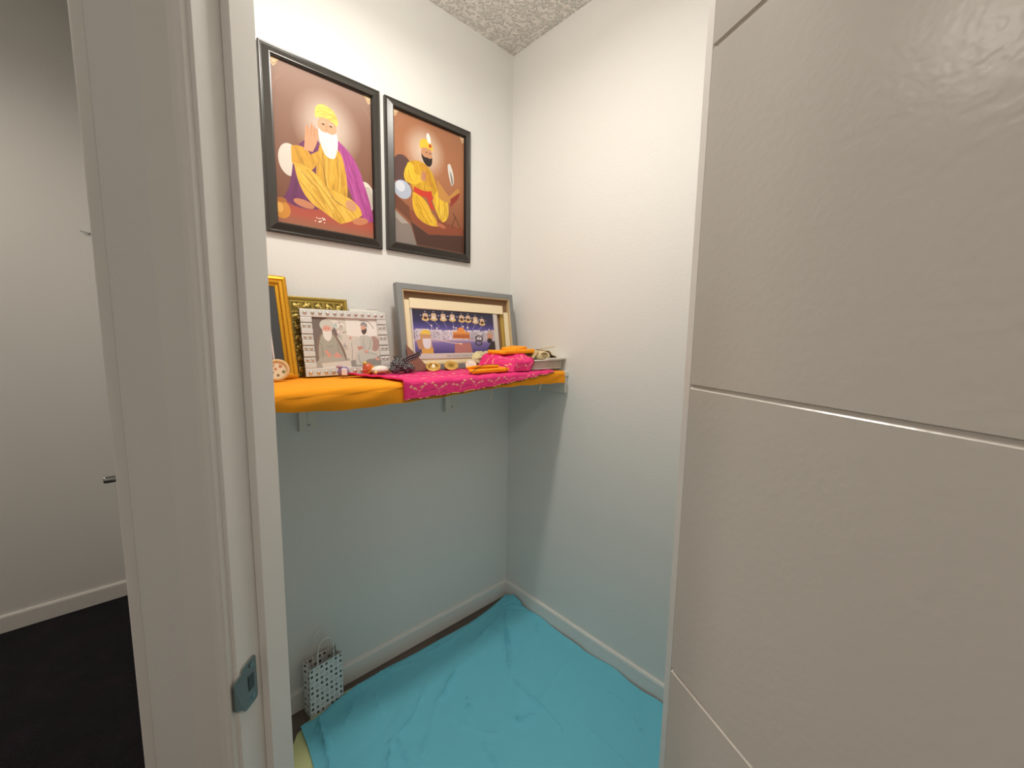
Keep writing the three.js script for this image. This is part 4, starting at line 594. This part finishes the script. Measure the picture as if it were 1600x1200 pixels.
{ // polka dot bow
  const dots = paint(256, 256, (c, w, h) => { c.fillStyle = rgb(12, 11, 14); c.fillRect(0, 0, w, h); c.fillStyle = rgb(226, 222, 222); for (let j = 0; j < 8; j++) for (let i = 0; i < 8; i++) { c.beginPath(); c.arc((i + 0.5 * (j % 2) + 0.25) * 32, (j + 0.5) * 32, 6.5, 0, 7); c.fill(); } });
  dots.wrapS = dots.wrapT = THREE.RepeatWrapping; dots.repeat.set(16, 16);
  const m = std(0xffffff, 0.5, { map: dots, side: THREE.DoubleSide }), t = thing('polka_dot_bow', 'black ribbon bow with white polka dots between the frames', 'bow', [-0.672, ST + 0.012, 0.175]);
  const puff = (x, y, z, rx, ry, rz, k) => { const g = new THREE.SphereGeometry(1, 40, 24), q = g.attributes.position, uv = g.attributes.uv; for (let i = 0; i < q.count; i++) { const a = q.getX(i), b = q.getY(i), c = q.getZ(i), f = 1 + 0.12 * Math.sin(a * 7 + k) * Math.cos(b * 6 + k * 2) + 0.08 * Math.sin(c * 11 + a * 5 + k); q.setXYZ(i, a * rx * f + x, Math.max(0.0004, b * ry * f + y), c * rz * f + z); uv.setXY(i, uv.getX(i) * 0.14, uv.getY(i) * 0.07); } g.computeVertexNormals(); return g; };
  [[-0.018, 0.024, 0.006, 0.024, 0.02, 0.02, 1], [0.016, 0.017, 0.012, 0.026, 0.016, 0.02, 2.4], [-0.004, 0.034, -0.004, 0.022, 0.018, 0.018, 3.7], [0.03, 0.013, 0.0, 0.02, 0.0125, 0.018, 5.1], [-0.03, 0.014, 0.012, 0.018, 0.0135, 0.016, 6.6]].forEach((q) => mesh('loop', puff(...q), m, t));
  mesh('knot', puff(0.0, 0.03, 0.012, 0.011, 0.011, 0.01, 8), m, t);
  mesh('tail', sheet((u, v) => [lerp(0, 0.072, u), 0.036 + 0.034 * u - (v - 0.5) * 0.022 + 0.003 * Math.sin(u * 6), 0.018 - 0.006 * u + 0.003 * Math.sin(u * 5)], 24, 6, 0.0008, 0.09, 0.02), m, t);
  mesh('tail', sheet((u, v) => [lerp(-0.005, -0.02, u) + (v - 0.5) * 0.02, 0.03 + 0.035 * u * (1 - 0.2 * u), 0.002 - 0.004 * u], 16, 6, 0.0008, 0.05, 0.02), m, t);
}
{ // gilt medallions and two pearls
  const coin = (px, py, r, tilt, turn, label, mat, k) => {
    const p0 = k === 2 ? hit(px, py, 2, 0.205) : onShelf(px, py, ST + 0.0118), t = thing('gilt_medallion', label, 'medallion', [p0.x, ST + 0.0118, p0.z], turn); t.rotation.set(-tilt, turn, 0, 'YXZ');
    mesh('disc', new THREE.CylinderGeometry(r, r, 0.004, 44).rotateX(Math.PI / 2).translate(0, r, 0), mat, t); mesh('rim', new THREE.TorusGeometry(r - 0.0012, 0.0024, 10, 48).translate(0, r, 0.001), mat, t);
    if (k === 0) { mesh('relief', join([new THREE.SphereGeometry(0.008, 14, 8).scale(0.8, 1.2, 0.3).translate(0.001, r, 0.0025), new THREE.SphereGeometry(0.005, 12, 8).scale(1, 1, 0.4).translate(0.001, r + 0.011, 0.0025)]), std(0xf0e6cc, 0.4), t); mesh('relief', new THREE.TorusGeometry(0.0145, 0.003, 6, 24, 3.6).translate(0, r, 0.002), std(0x9c6b2e, 0.4, { metalness: 0.5 }), t); }
    else { const f = []; for (let i = 0; i < 8; i++) f.push(new THREE.SphereGeometry(0.0035, 8, 6).scale(1.9, 0.7, 0.5).rotateZ(i * Math.PI / 4).translate(0.009 * Math.cos(i * Math.PI / 4), r + 0.009 * Math.sin(i * Math.PI / 4), 0.002)); f.push(new THREE.SphereGeometry(0.0035, 8, 6).scale(1, 1, 0.6).translate(0, r, 0.002)); mesh('relief', join(f), k === 1 ? std(0x9a7628, 0.4, { metalness: 0.6 }) : M.white, t); }
    return t;
  };
  const c1 = std(0xdcb763, 0.34, { metalness: 0.55 });
  coin(677, 580, 0.0265, 1.0, -0.55, 'oval gilt medallion with a pale figure, beside the cardboard triangle', c1, 0);
  coin(706, 578, 0.0265, 0.95, -0.5, 'gilt medallion with an embossed rosette on the pink cloth', c1, 1);
  coin(736, 575.5, 0.0205, 0.45, -0.6, 'pale cream medallion leaning by the gold pouch', std(0xe6dcc4, 0.4), 2);
  for (const [px, py, l] of [[722.5, 575, 'single white pearl bead beside the cream medallion'], [730.5, 577, 'white pearl bead under the cream medallion']]) { const a = onShelf(px, py, ST + 0.0118); tag(mesh('pearl_bead', join([new THREE.SphereGeometry(0.0038, 14, 10), new THREE.TorusGeometry(0.0014, 0.0006, 6, 12).translate(0, 0, 0.0036)]).translate(a.x, ST + 0.0155, a.z), std(0xf4efe6, 0.2)), l, 'bead'); }
}
// cushions of folded cloth: rounded slab with soft waves and a fold line
function folded(L, D, T, sd, pinch = 0.25) {
  const g = new RoundedBoxGeometry(L, T, D, 6, T * 0.46), q = g.attributes.position;
  for (let i = 0; i < q.count; i++) { let x = q.getX(i), y = q.getY(i), z = q.getZ(i); const e = 1 - pinch * Math.pow(Math.abs(2 * x / L), 3); z *= e; y *= 1 - 0.35 * Math.pow(Math.abs(2 * x / L), 4); y += 0.22 * T * Math.sin(x * 40 + sd) * Math.cos(z * 50 + sd * 2) + 0.1 * T * Math.sin(x * 110 + z * 60 + sd) - 0.45 * T * Math.pow(2 * x / L, 2) * (0.5 + 0.5 * Math.sin(sd * 3)); x += 0.04 * L * Math.sin(z * 40 + sd); q.setXYZ(i, x, y, z); }
  g.computeVertexNormals(); return plain(g);
}
{ // thick wrapped book at the shelf end
  const y0 = ST + 0.0128, t = thing('thick_book', 'thick book with pale page edges and white cover at shelf end', 'book');
  const xa = -0.30, xb = -0.024, za = 0.18, zb = 0.350;
  mesh('cover', join([rbox(xa, xb, y0, y0 + 0.003, za, zb, 0.001), rbox(xa, xb + 0.004, y0 + 0.034, y0 + 0.0375, za, zb + 0.004, 0.001), rbox(xb - 0.004, xb, y0, y0 + 0.036, za, zb, 0.0012)]), std(0xe3ded4, 0.5), t);
  const pages = []; for (let k = 0; k < 12; k++) { const j = 0.0008 * Math.sin(k * 2.3); pages.push(box(xa + 0.004, xb - 0.005, y0 + 0.0032 + k * 0.00256, y0 + 0.0032 + (k + 1) * 0.00256 - 0.0002, za + 0.003, zb - 0.004 + j)); } mesh('page_block', join(pages), M.pages, t);
  const b = thing('white_booklet', 'thin white booklet on top of the thick book', 'booklet', [-0.062, y0 + 0.0377, 0.30]); b.rotation.y = 0.12;
  mesh('cover', rbox(-0.055, 0.052, 0, 0.002, -0.07, 0.066, 0.0008), M.white, b); mesh('page_block', rbox(-0.053, 0.050, 0.002, 0.0045, -0.068, 0.064, 0.0006), M.white, b); mesh('cover', rbox(-0.055, 0.052, 0.0045, 0.0065, -0.07, 0.066, 0.0008), M.white, b);
  // pink cloth laid over the book
  const c = thing('pink_book_wrap', 'pink embroidered cloth draped over the thick book', 'cloth'), ty = y0 + 0.0392;
  const fn = (u, v) => {
    const skew = lerp(0, 0.05, 1 - v), x = lerp(-0.366, -0.222 + skew, u), zfr = lerp(0.300, 0.357, sm(0.1, 0.4, u)), lift = 0.022 * sm(0, 0.3, u) * sm(0.75, 0.2, v) + 0.012 * Math.exp(-((u - 0.85) ** 2) / 0.03) * sm(0.7, 0.2, v);
    const left = sm(0.0, 0.2, u), yt = lerp(ST + 0.016, ty + 0.002, left) + lift + 0.0022 * wob(x * 2, v * 0.6, 1.6);
    if (v < 0.62) return [x, yt, lerp(0.205, zfr, v / 0.62)];
    const a = (v - 0.62) / 0.38, drop = yt - (ST + 0.0135), r = Math.min(0.012, drop * 0.7), ang = Math.min(1, a * 2.5) * Math.PI / 2;
    if (a < 0.4) return [x, yt - r * (1 - Math.cos(ang)), zfr + (r + 0.002) * Math.sin(ang)];
    const b2 = (a - 0.4) / 0.6; return [x - 0.01 * b2, lerp(yt - r, ST + 0.0135, b2), zfr + r + 0.002 + 0.003 * Math.sin(x * 55 + 1) * b2];
  };
  mesh('cloth', sheet(fn, 80, 60, 0.0012, 0.25, 0.28), M.pink, c);
  const ed = []; for (let k = 0; k <= 24; k++) { const q = fn(1, k / 24); ed.push([q[0], q[1] + 0.0003, q[2]]); } mesh('border_trim', tube(ed, 0.0022, 100, 6), M.border, c);
  // orange folded cloth on top
  const o = thing('folded_orange_cloth', 'folded orange cloth resting on top of the pink-wrapped book', 'cloth', [-0.226, ty + 0.032, 0.262]); o.rotation.y = 0.1;
  mesh('lower_fold', folded(0.20, 0.14, 0.022, 1.2, 0.5).translate(0, 0.0, 0), M.orange, o); mesh('upper_fold', folded(0.135, 0.11, 0.016, 3.1, 0.5).rotateY(0.35).rotateZ(0.05).translate(0.028, 0.014, -0.012), M.orange, o);
  mesh('tail_fold', folded(0.07, 0.09, 0.012, 5).rotateZ(-0.2).translate(0.098, 0.002, -0.02), M.orange, o);
  // orange folded cloth with dark cord lying on the pink cloth
  const p0 = onShelf(768, 584, ST + 0.0125), o2 = thing('corded_orange_cloth', 'flat folded orange cloth with dark cord on the pink cloth', 'cloth', [-0.414, ST + 0.0265, 0.342]); o2.rotation.y = 0.05;
  mesh('lower_fold', folded(0.185, 0.062, 0.019, 2.2, 0.5), M.orange, o2); mesh('upper_fold', folded(0.13, 0.06, 0.012, 0.7, 0.5).translate(-0.02, 0.011, -0.012), M.orange, o2);
  mesh('cord', tube([[-0.115, -0.011, 0.03], [-0.095, 0.0, 0.03], [-0.06, 0.014, 0.026], [0.0, 0.0165, 0.024], [0.055, 0.009, 0.026], [0.058, -0.004, 0.036], [0.058, -0.0125, 0.034]], 0.0011, 80, 6), std(0x4a1a12, 0.8), o2);
  // rolled gold fabric
  const gr = thing('gold_fabric_roll', 'rolled gold brocade cloth lying on the thick book', 'cloth roll', [-0.098, y0 + 0.0385, 0.290]); gr.rotation.y = -0.35;
  const gm = fabric(0xd8c49a, { roughness: 0.55 });
  { const g = new THREE.SphereGeometry(1, 48, 32), q = g.attributes.position; for (let i = 0; i < q.count; i++) { const x = q.getX(i), y = q.getY(i), z = q.getZ(i), a = Math.atan2(y, x), k = 1 + 0.05 * Math.sin(a * 9 + z * 4); q.setXYZ(i, Math.sign(x) * Math.pow(Math.abs(x), 0.8) * 0.036 * k, Math.max(0.001, 0.014 + y * 0.02 * k), Math.sign(z) * Math.pow(Math.abs(z), 0.45) * 0.055); } g.computeVertexNormals(); mesh('roll', g, gm, gr);
    const sp2 = []; for (let k = 0; k <= 60; k++) { const a = k / 60 * Math.PI * 5, r = 0.0015 + 0.011 * k / 60; sp2.push([r * Math.cos(a) * 1.3, 0.0165 + r * Math.sin(a), 0.0525 + 0.002 * (1 - k / 60)]); } mesh('roll_end', tube(sp2, 0.0016, 160, 6), std(0x8f7648, 0.5, { metalness: 0.3 }), gr); }
  mesh('flap', sheet((u, v) => [lerp(0.022, 0.085, u), 0.034 * Math.pow(1 - u, 1.6) + 0.0035 + 0.002 * Math.sin(u * 14 + v * 6), lerp(-0.08, 0.045, v) * (1 - 0.3 * u)], 24, 16, 0.0012, 0.08, 0.12), gm, gr);
  mesh('flap', sheet((u, v) => [lerp(-0.026, -0.05, u), 0.03 * Math.pow(1 - u, 1.4) + 0.0035 + 0.002 * Math.sin(u * 11 + v * 7), lerp(-0.08, 0.05, v)], 20, 16, 0.0012, 0.06, 0.12), gm, gr);
  mesh('tassel_end', tube([[0.01, 0.043, -0.01], [0.04, 0.047, 0.0], [0.07, 0.052, 0.012]], 0.0022, 20, 6), gm, gr);
  // sheer gold pouch
  const sp = thing('sheer_gold_pouch', 'crumpled pale gold pouch next to the pink-wrapped book', 'pouch', [-0.322, ST + 0.011, 0.170]); sp.rotation.y = 0.3;
  const g = new THREE.SphereGeometry(0.038, 72, 48).scale(1.1, 0.95, 0.6), q = g.attributes.position; for (let i = 0; i < q.count; i++) { const x = q.getX(i), y = q.getY(i), z = q.getZ(i), a = Math.atan2(y, z), k = 1 + 0.16 * Math.sin(a * 5 + x * 110) + 0.1 * Math.sin(x * 190 + a * 3) + 0.06 * Math.sin(a * 13 + x * 60); q.setXYZ(i, x * 1.0, Math.max(0.0005, y * k + 0.03), z * k); } g.computeVertexNormals();
  mesh('pouch_body', g, fabric(0xd6cb9a, { roughness: 0.5 }), sp);
  mesh('pouch_neck', sheet((u, v) => { const a = u * Math.PI * 2, r = 0.012 + 0.014 * v + 0.003 * Math.sin(a * 6); return [0.035 + 0.03 * v, 0.036 + r * Math.sin(a) + 0.012 * v, r * Math.cos(a)]; }, 48, 8, 0.0008, 0.1, 0.03), fabric(0xd8cc9a, { roughness: 0.45, metalness: 0.2 }), sp);
}
// ------------------------------------------------------------------ blue sheet on the floor
const floorPt = (px, py) => { const q = hit(px, py, 1, 0.01); return [q.x, q.z]; };
{
  const zEdge = [[-1.06, 0.10], [-1.007, 0.086], [-0.969, 0.088], [-0.91, 0.075], [-0.853, 0.060], [-0.782, 0.050], [-0.701, 0.049], [-0.558, 0.064], [-0.454, 0.062], [-0.3, 0.068], [-0.16, 0.05], [-0.031, 0.03], [0, 0.03]];
  const L = (list, hgt, wid) => ({ p: list.map(([a, b]) => floorPt(a, b)), hgt, wid });
  const ridges = [
    L([[790, 950], [792, 1000], [797, 1052]], 0.013, 0.012), L([[797, 1052], [815, 1080], [850, 1108], [885, 1150]], 0.006, 0.010), L([[718, 1036], [700, 1070], [686, 1098]], 0.009, 0.009), L([[728, 1085], [737, 1122]], 0.005, 0.008),
    L([[502, 1112], [560, 1077], [600, 1053], [655, 1032]], 0.010, 0.010), L([[796, 1117], [815, 1126], [838, 1113]], 0.008, 0.008), L([[496, 1118], [506, 1155], [520, 1215]], 0.012, 0.010), L([[612, 1150], [606, 1215]], 0.006, 0.009), L([[618, 1150], [648, 1215]], 0.005, 0.010),
    L([[672, 1056], [640, 1130], [618, 1150]], 0.005, 0.012), L([[695, 1060], [668, 1150], [655, 1215]], 0.004, 0.012), L([[583, 1075], [598, 1118]], 0.004, 0.010), L([[752, 1155], [785, 1215]], 0.005, 0.010), L([[905, 1010], [860, 1070], [840, 1110]], 0.003, 0.018), L([[900, 1120], [960, 1175], [1000, 1215]], 0.003, 0.012), L([[560, 1085], [530, 1150]], 0.003, 0.012),
    L([[733, 980], [690, 1010], [660, 1025]], 0.006, 0.012), L([[800, 945], [760, 985], [735, 1010]], 0.006, 0.014), L([[985, 1115], [1005, 1150]], 0.003, 0.008), L([[940, 1075], [985, 1105]], 0.003, 0.010), L([[838, 970], [842, 1000]], 0.003, 0.008), L([[700, 1120], [745, 1140], [800, 1150]], 0.003, 0.014)];
  for (const r of ridges) { const cv = new THREE.CatmullRomCurve3(r.p.map(([a, b]) => new THREE.Vector3(a, 0, b))); r.q = cv.getPoints(18).map((v, i) => [v.x + 0.0022 * Math.sin(i * 1.7 + v.z * 30), v.z]); const m = r.wid * 4; r.x0 = Math.min(...r.q.map((v) => v[0])) - m; r.x1 = Math.max(...r.q.map((v) => v[0])) + m; r.z0 = Math.min(...r.q.map((v) => v[1])) - m; r.z1 = Math.max(...r.q.map((v) => v[1])) + m; }
  const segd = (x, z, a, b) => { const dx = b[0] - a[0], dz = b[1] - a[1], t = clamp(((x - a[0]) * dx + (z - a[1]) * dz) / (dx * dx + dz * dz), 0, 1); return Math.hypot(x - a[0] - t * dx, z - a[1] - t * dz); };
  const yAt = (x, z) => {
    let y = 0.0065 + 0.0022 * wob(x * 0.5, z * 0.5) + 0.0012 * wob(z * 1.3, x * 1.1);
    for (const r of ridges) {
      if (x < r.x0 || x > r.x1 || z < r.z0 || z > r.z1) continue;
      let d = 9, tt = 0; for (let i = 1; i < r.q.length; i++) { const e = segd(x, z, r.q[i - 1], r.q[i]); if (e < d) { d = e; tt = (i - 0.5) / (r.q.length - 1); } }
      if (d < r.wid * 4) { const k = r.hgt * Math.pow(Math.max(0, Math.sin(Math.PI * tt)), 0.8) * (0.8 + 0.3 * Math.sin(tt * 17 + r.hgt * 900)), w1 = r.wid * (0.5 + 0.35 * Math.sin(tt * 9 + r.wid * 700) ** 2); y += k * Math.exp(-d / (w1 * 1.3)) * 2.4; }
    }
    y += 0.0016 * Math.abs(wob(x * 0.9 + z * 0.4, z * 1.1 - x * 0.6, 1));
    const e = z - interp(zEdge, x); y += 0.006 * Math.exp(-((e - 0.012) ** 2) / 0.0002);                      // thick hem
    const cx = x + 0.035, cz = z - 0.10; y += 0.040 * Math.exp(-(cx * cx / 0.0011 + cz * cz / 0.0022)) * (0.75 + 0.25 * Math.sin((x - z) * 160));   // bunched corner
    y += 0.010 * Math.exp(-((x + 0.012) ** 2) / 0.0003) * sm(0.1, 0.2, z) * (0.4 + 0.4 * Math.sin(z * 31));
    return Math.max(0.0035, y);
  };
  const fn = (u, v) => {
    const z0 = lerp(0.03, 1.2, v), xl = -1.022 - 0.04 * sm(0.1, 0.7, z0), x = lerp(xl, -0.014 - 0.006 * (0.5 + 0.5 * Math.sin(z0 * 19)), u);
    const za = interp(zEdge, x), zm = Math.min(1.33, x + 1.2 + 0.70), z = lerp(za, zm, v);
    return [x, yAt(x, z), z];
  };
  tag(mesh('blue_sheet', sheet(fn, 330, 330, 0.0018, 1.0, 1.15), M.blue), 'wrinkled turquoise sheet spread over the closet floor', 'sheet');
  // yellow under-sheet that peeps out along the edge
  const out = [[-1.075, 0.16], [-1.035, 0.10], [-0.985, 0.072], [-0.93, 0.05], [-0.875, 0.04], [-0.845, 0.042], [-0.78, 0.044], [-0.70, 0.052], [-0.60, 0.052], [-0.545, 0.058], [-0.5, 0.075], [-0.3, 0.12], [-0.08, 0.12], [-0.08, 1.15], [-0.45, 1.15], [-1.09, 0.75]];
  const s = new THREE.Shape(out.map(([x, z]) => new THREE.Vector2(x, -z))); const g = new THREE.ExtrudeGeometry(s, { depth: 0.0014, bevelEnabled: false }); g.rotateX(-Math.PI / 2); g.translate(0, 0.0003, 0);
  tag(mesh('yellow_under_sheet', metricUV(g), M.yellowSheet), 'pale yellow sheet peeping out below the turquoise one', 'sheet');
}
// ------------------------------------------------------------------ paper gift bag
{
  const spots = paint(512, 768, (c, w, h) => {
    c.fillStyle = rgb(238, 238, 236); c.fillRect(0, 0, w, h);
    const nx = 7, ny = 9; for (let j = 0; j < ny; j++) for (let i = 0; i < nx; i++) { const x = (i + 0.5) * w / nx, y = (j + 0.5) * h / ny, k = (i + j * 2) % 3; c.beginPath(); c.ellipse(x, y, 19, 22, 0, 0, 7); if (k === 1) { c.strokeStyle = rgb(150, 146, 142); c.lineWidth = 6; c.stroke(); } else { c.fillStyle = k ? rgb(74, 70, 68) : rgb(112, 104, 98); c.fill(); } }
  });
  const m = std(0xffffff, 0.6, { map: spots, side: THREE.DoubleSide }), t = thing('gift_bag', 'small white paper gift bag with grey spots and twisted handles', 'gift bag', [-0.928, 0.0021, 0.044], 0.1);
  const w = 0.118, d = 0.052, h = 0.188, k = 0.0008;
  const panel = (x0, x1, z0, z1, name, flare) => sheet((u, v) => { const y = lerp(h, 0.0, v), x = lerp(x0, x1, u), z = lerp(z0, z1, u); return [x, y, z + flare * (1 - v) * (1 - v)]; }, 10, 14, k, 1, 1);
  mesh('front_panel', panel(-w / 2, w / 2, d / 2, d / 2, '', 0.004), m, t); mesh('back_panel', panel(w / 2, -w / 2, -d / 2 + 0.002, -d / 2 + 0.002, '', -0.001), m, t);
  const side = (s) => sheet((u, v) => { const y = lerp(h, 0.0, v), z = lerp(-d / 2 + 0.002, d / 2, s < 0 ? u : 1 - u), fold = 0.012 * (1 - v) * (1 - Math.abs(2 * u - 1)); return [s * (w / 2 - fold), y, z + (z > 0 ? 0.004 : 0) * (1 - v) * (1 - v)]; }, 10, 14, k, 0.42, 1);
  for (const s of [-1, 1]) mesh('side_gusset', side(s), m, t);
  mesh('base_panel', rbox(-w / 2, w / 2, 0.0003, 0.0015, -d / 2 + 0.002, d / 2, 0.0003, 1), M.white, t);
  for (const z of [d / 2 + 0.002, -d / 2 + 0.004]) mesh('handle', tube([[-0.026, h - 0.03, z], [-0.028, h + 0.01, z], [-0.026, h + 0.05, z], [-0.012, h + 0.082, z], [0.012, h + 0.082, z], [0.026, h + 0.05, z], [0.028, h + 0.01, z], [0.026, h - 0.03, z]], 0.0022, 80, 8), M.white, t);
}

renderer.render(scene, camera);
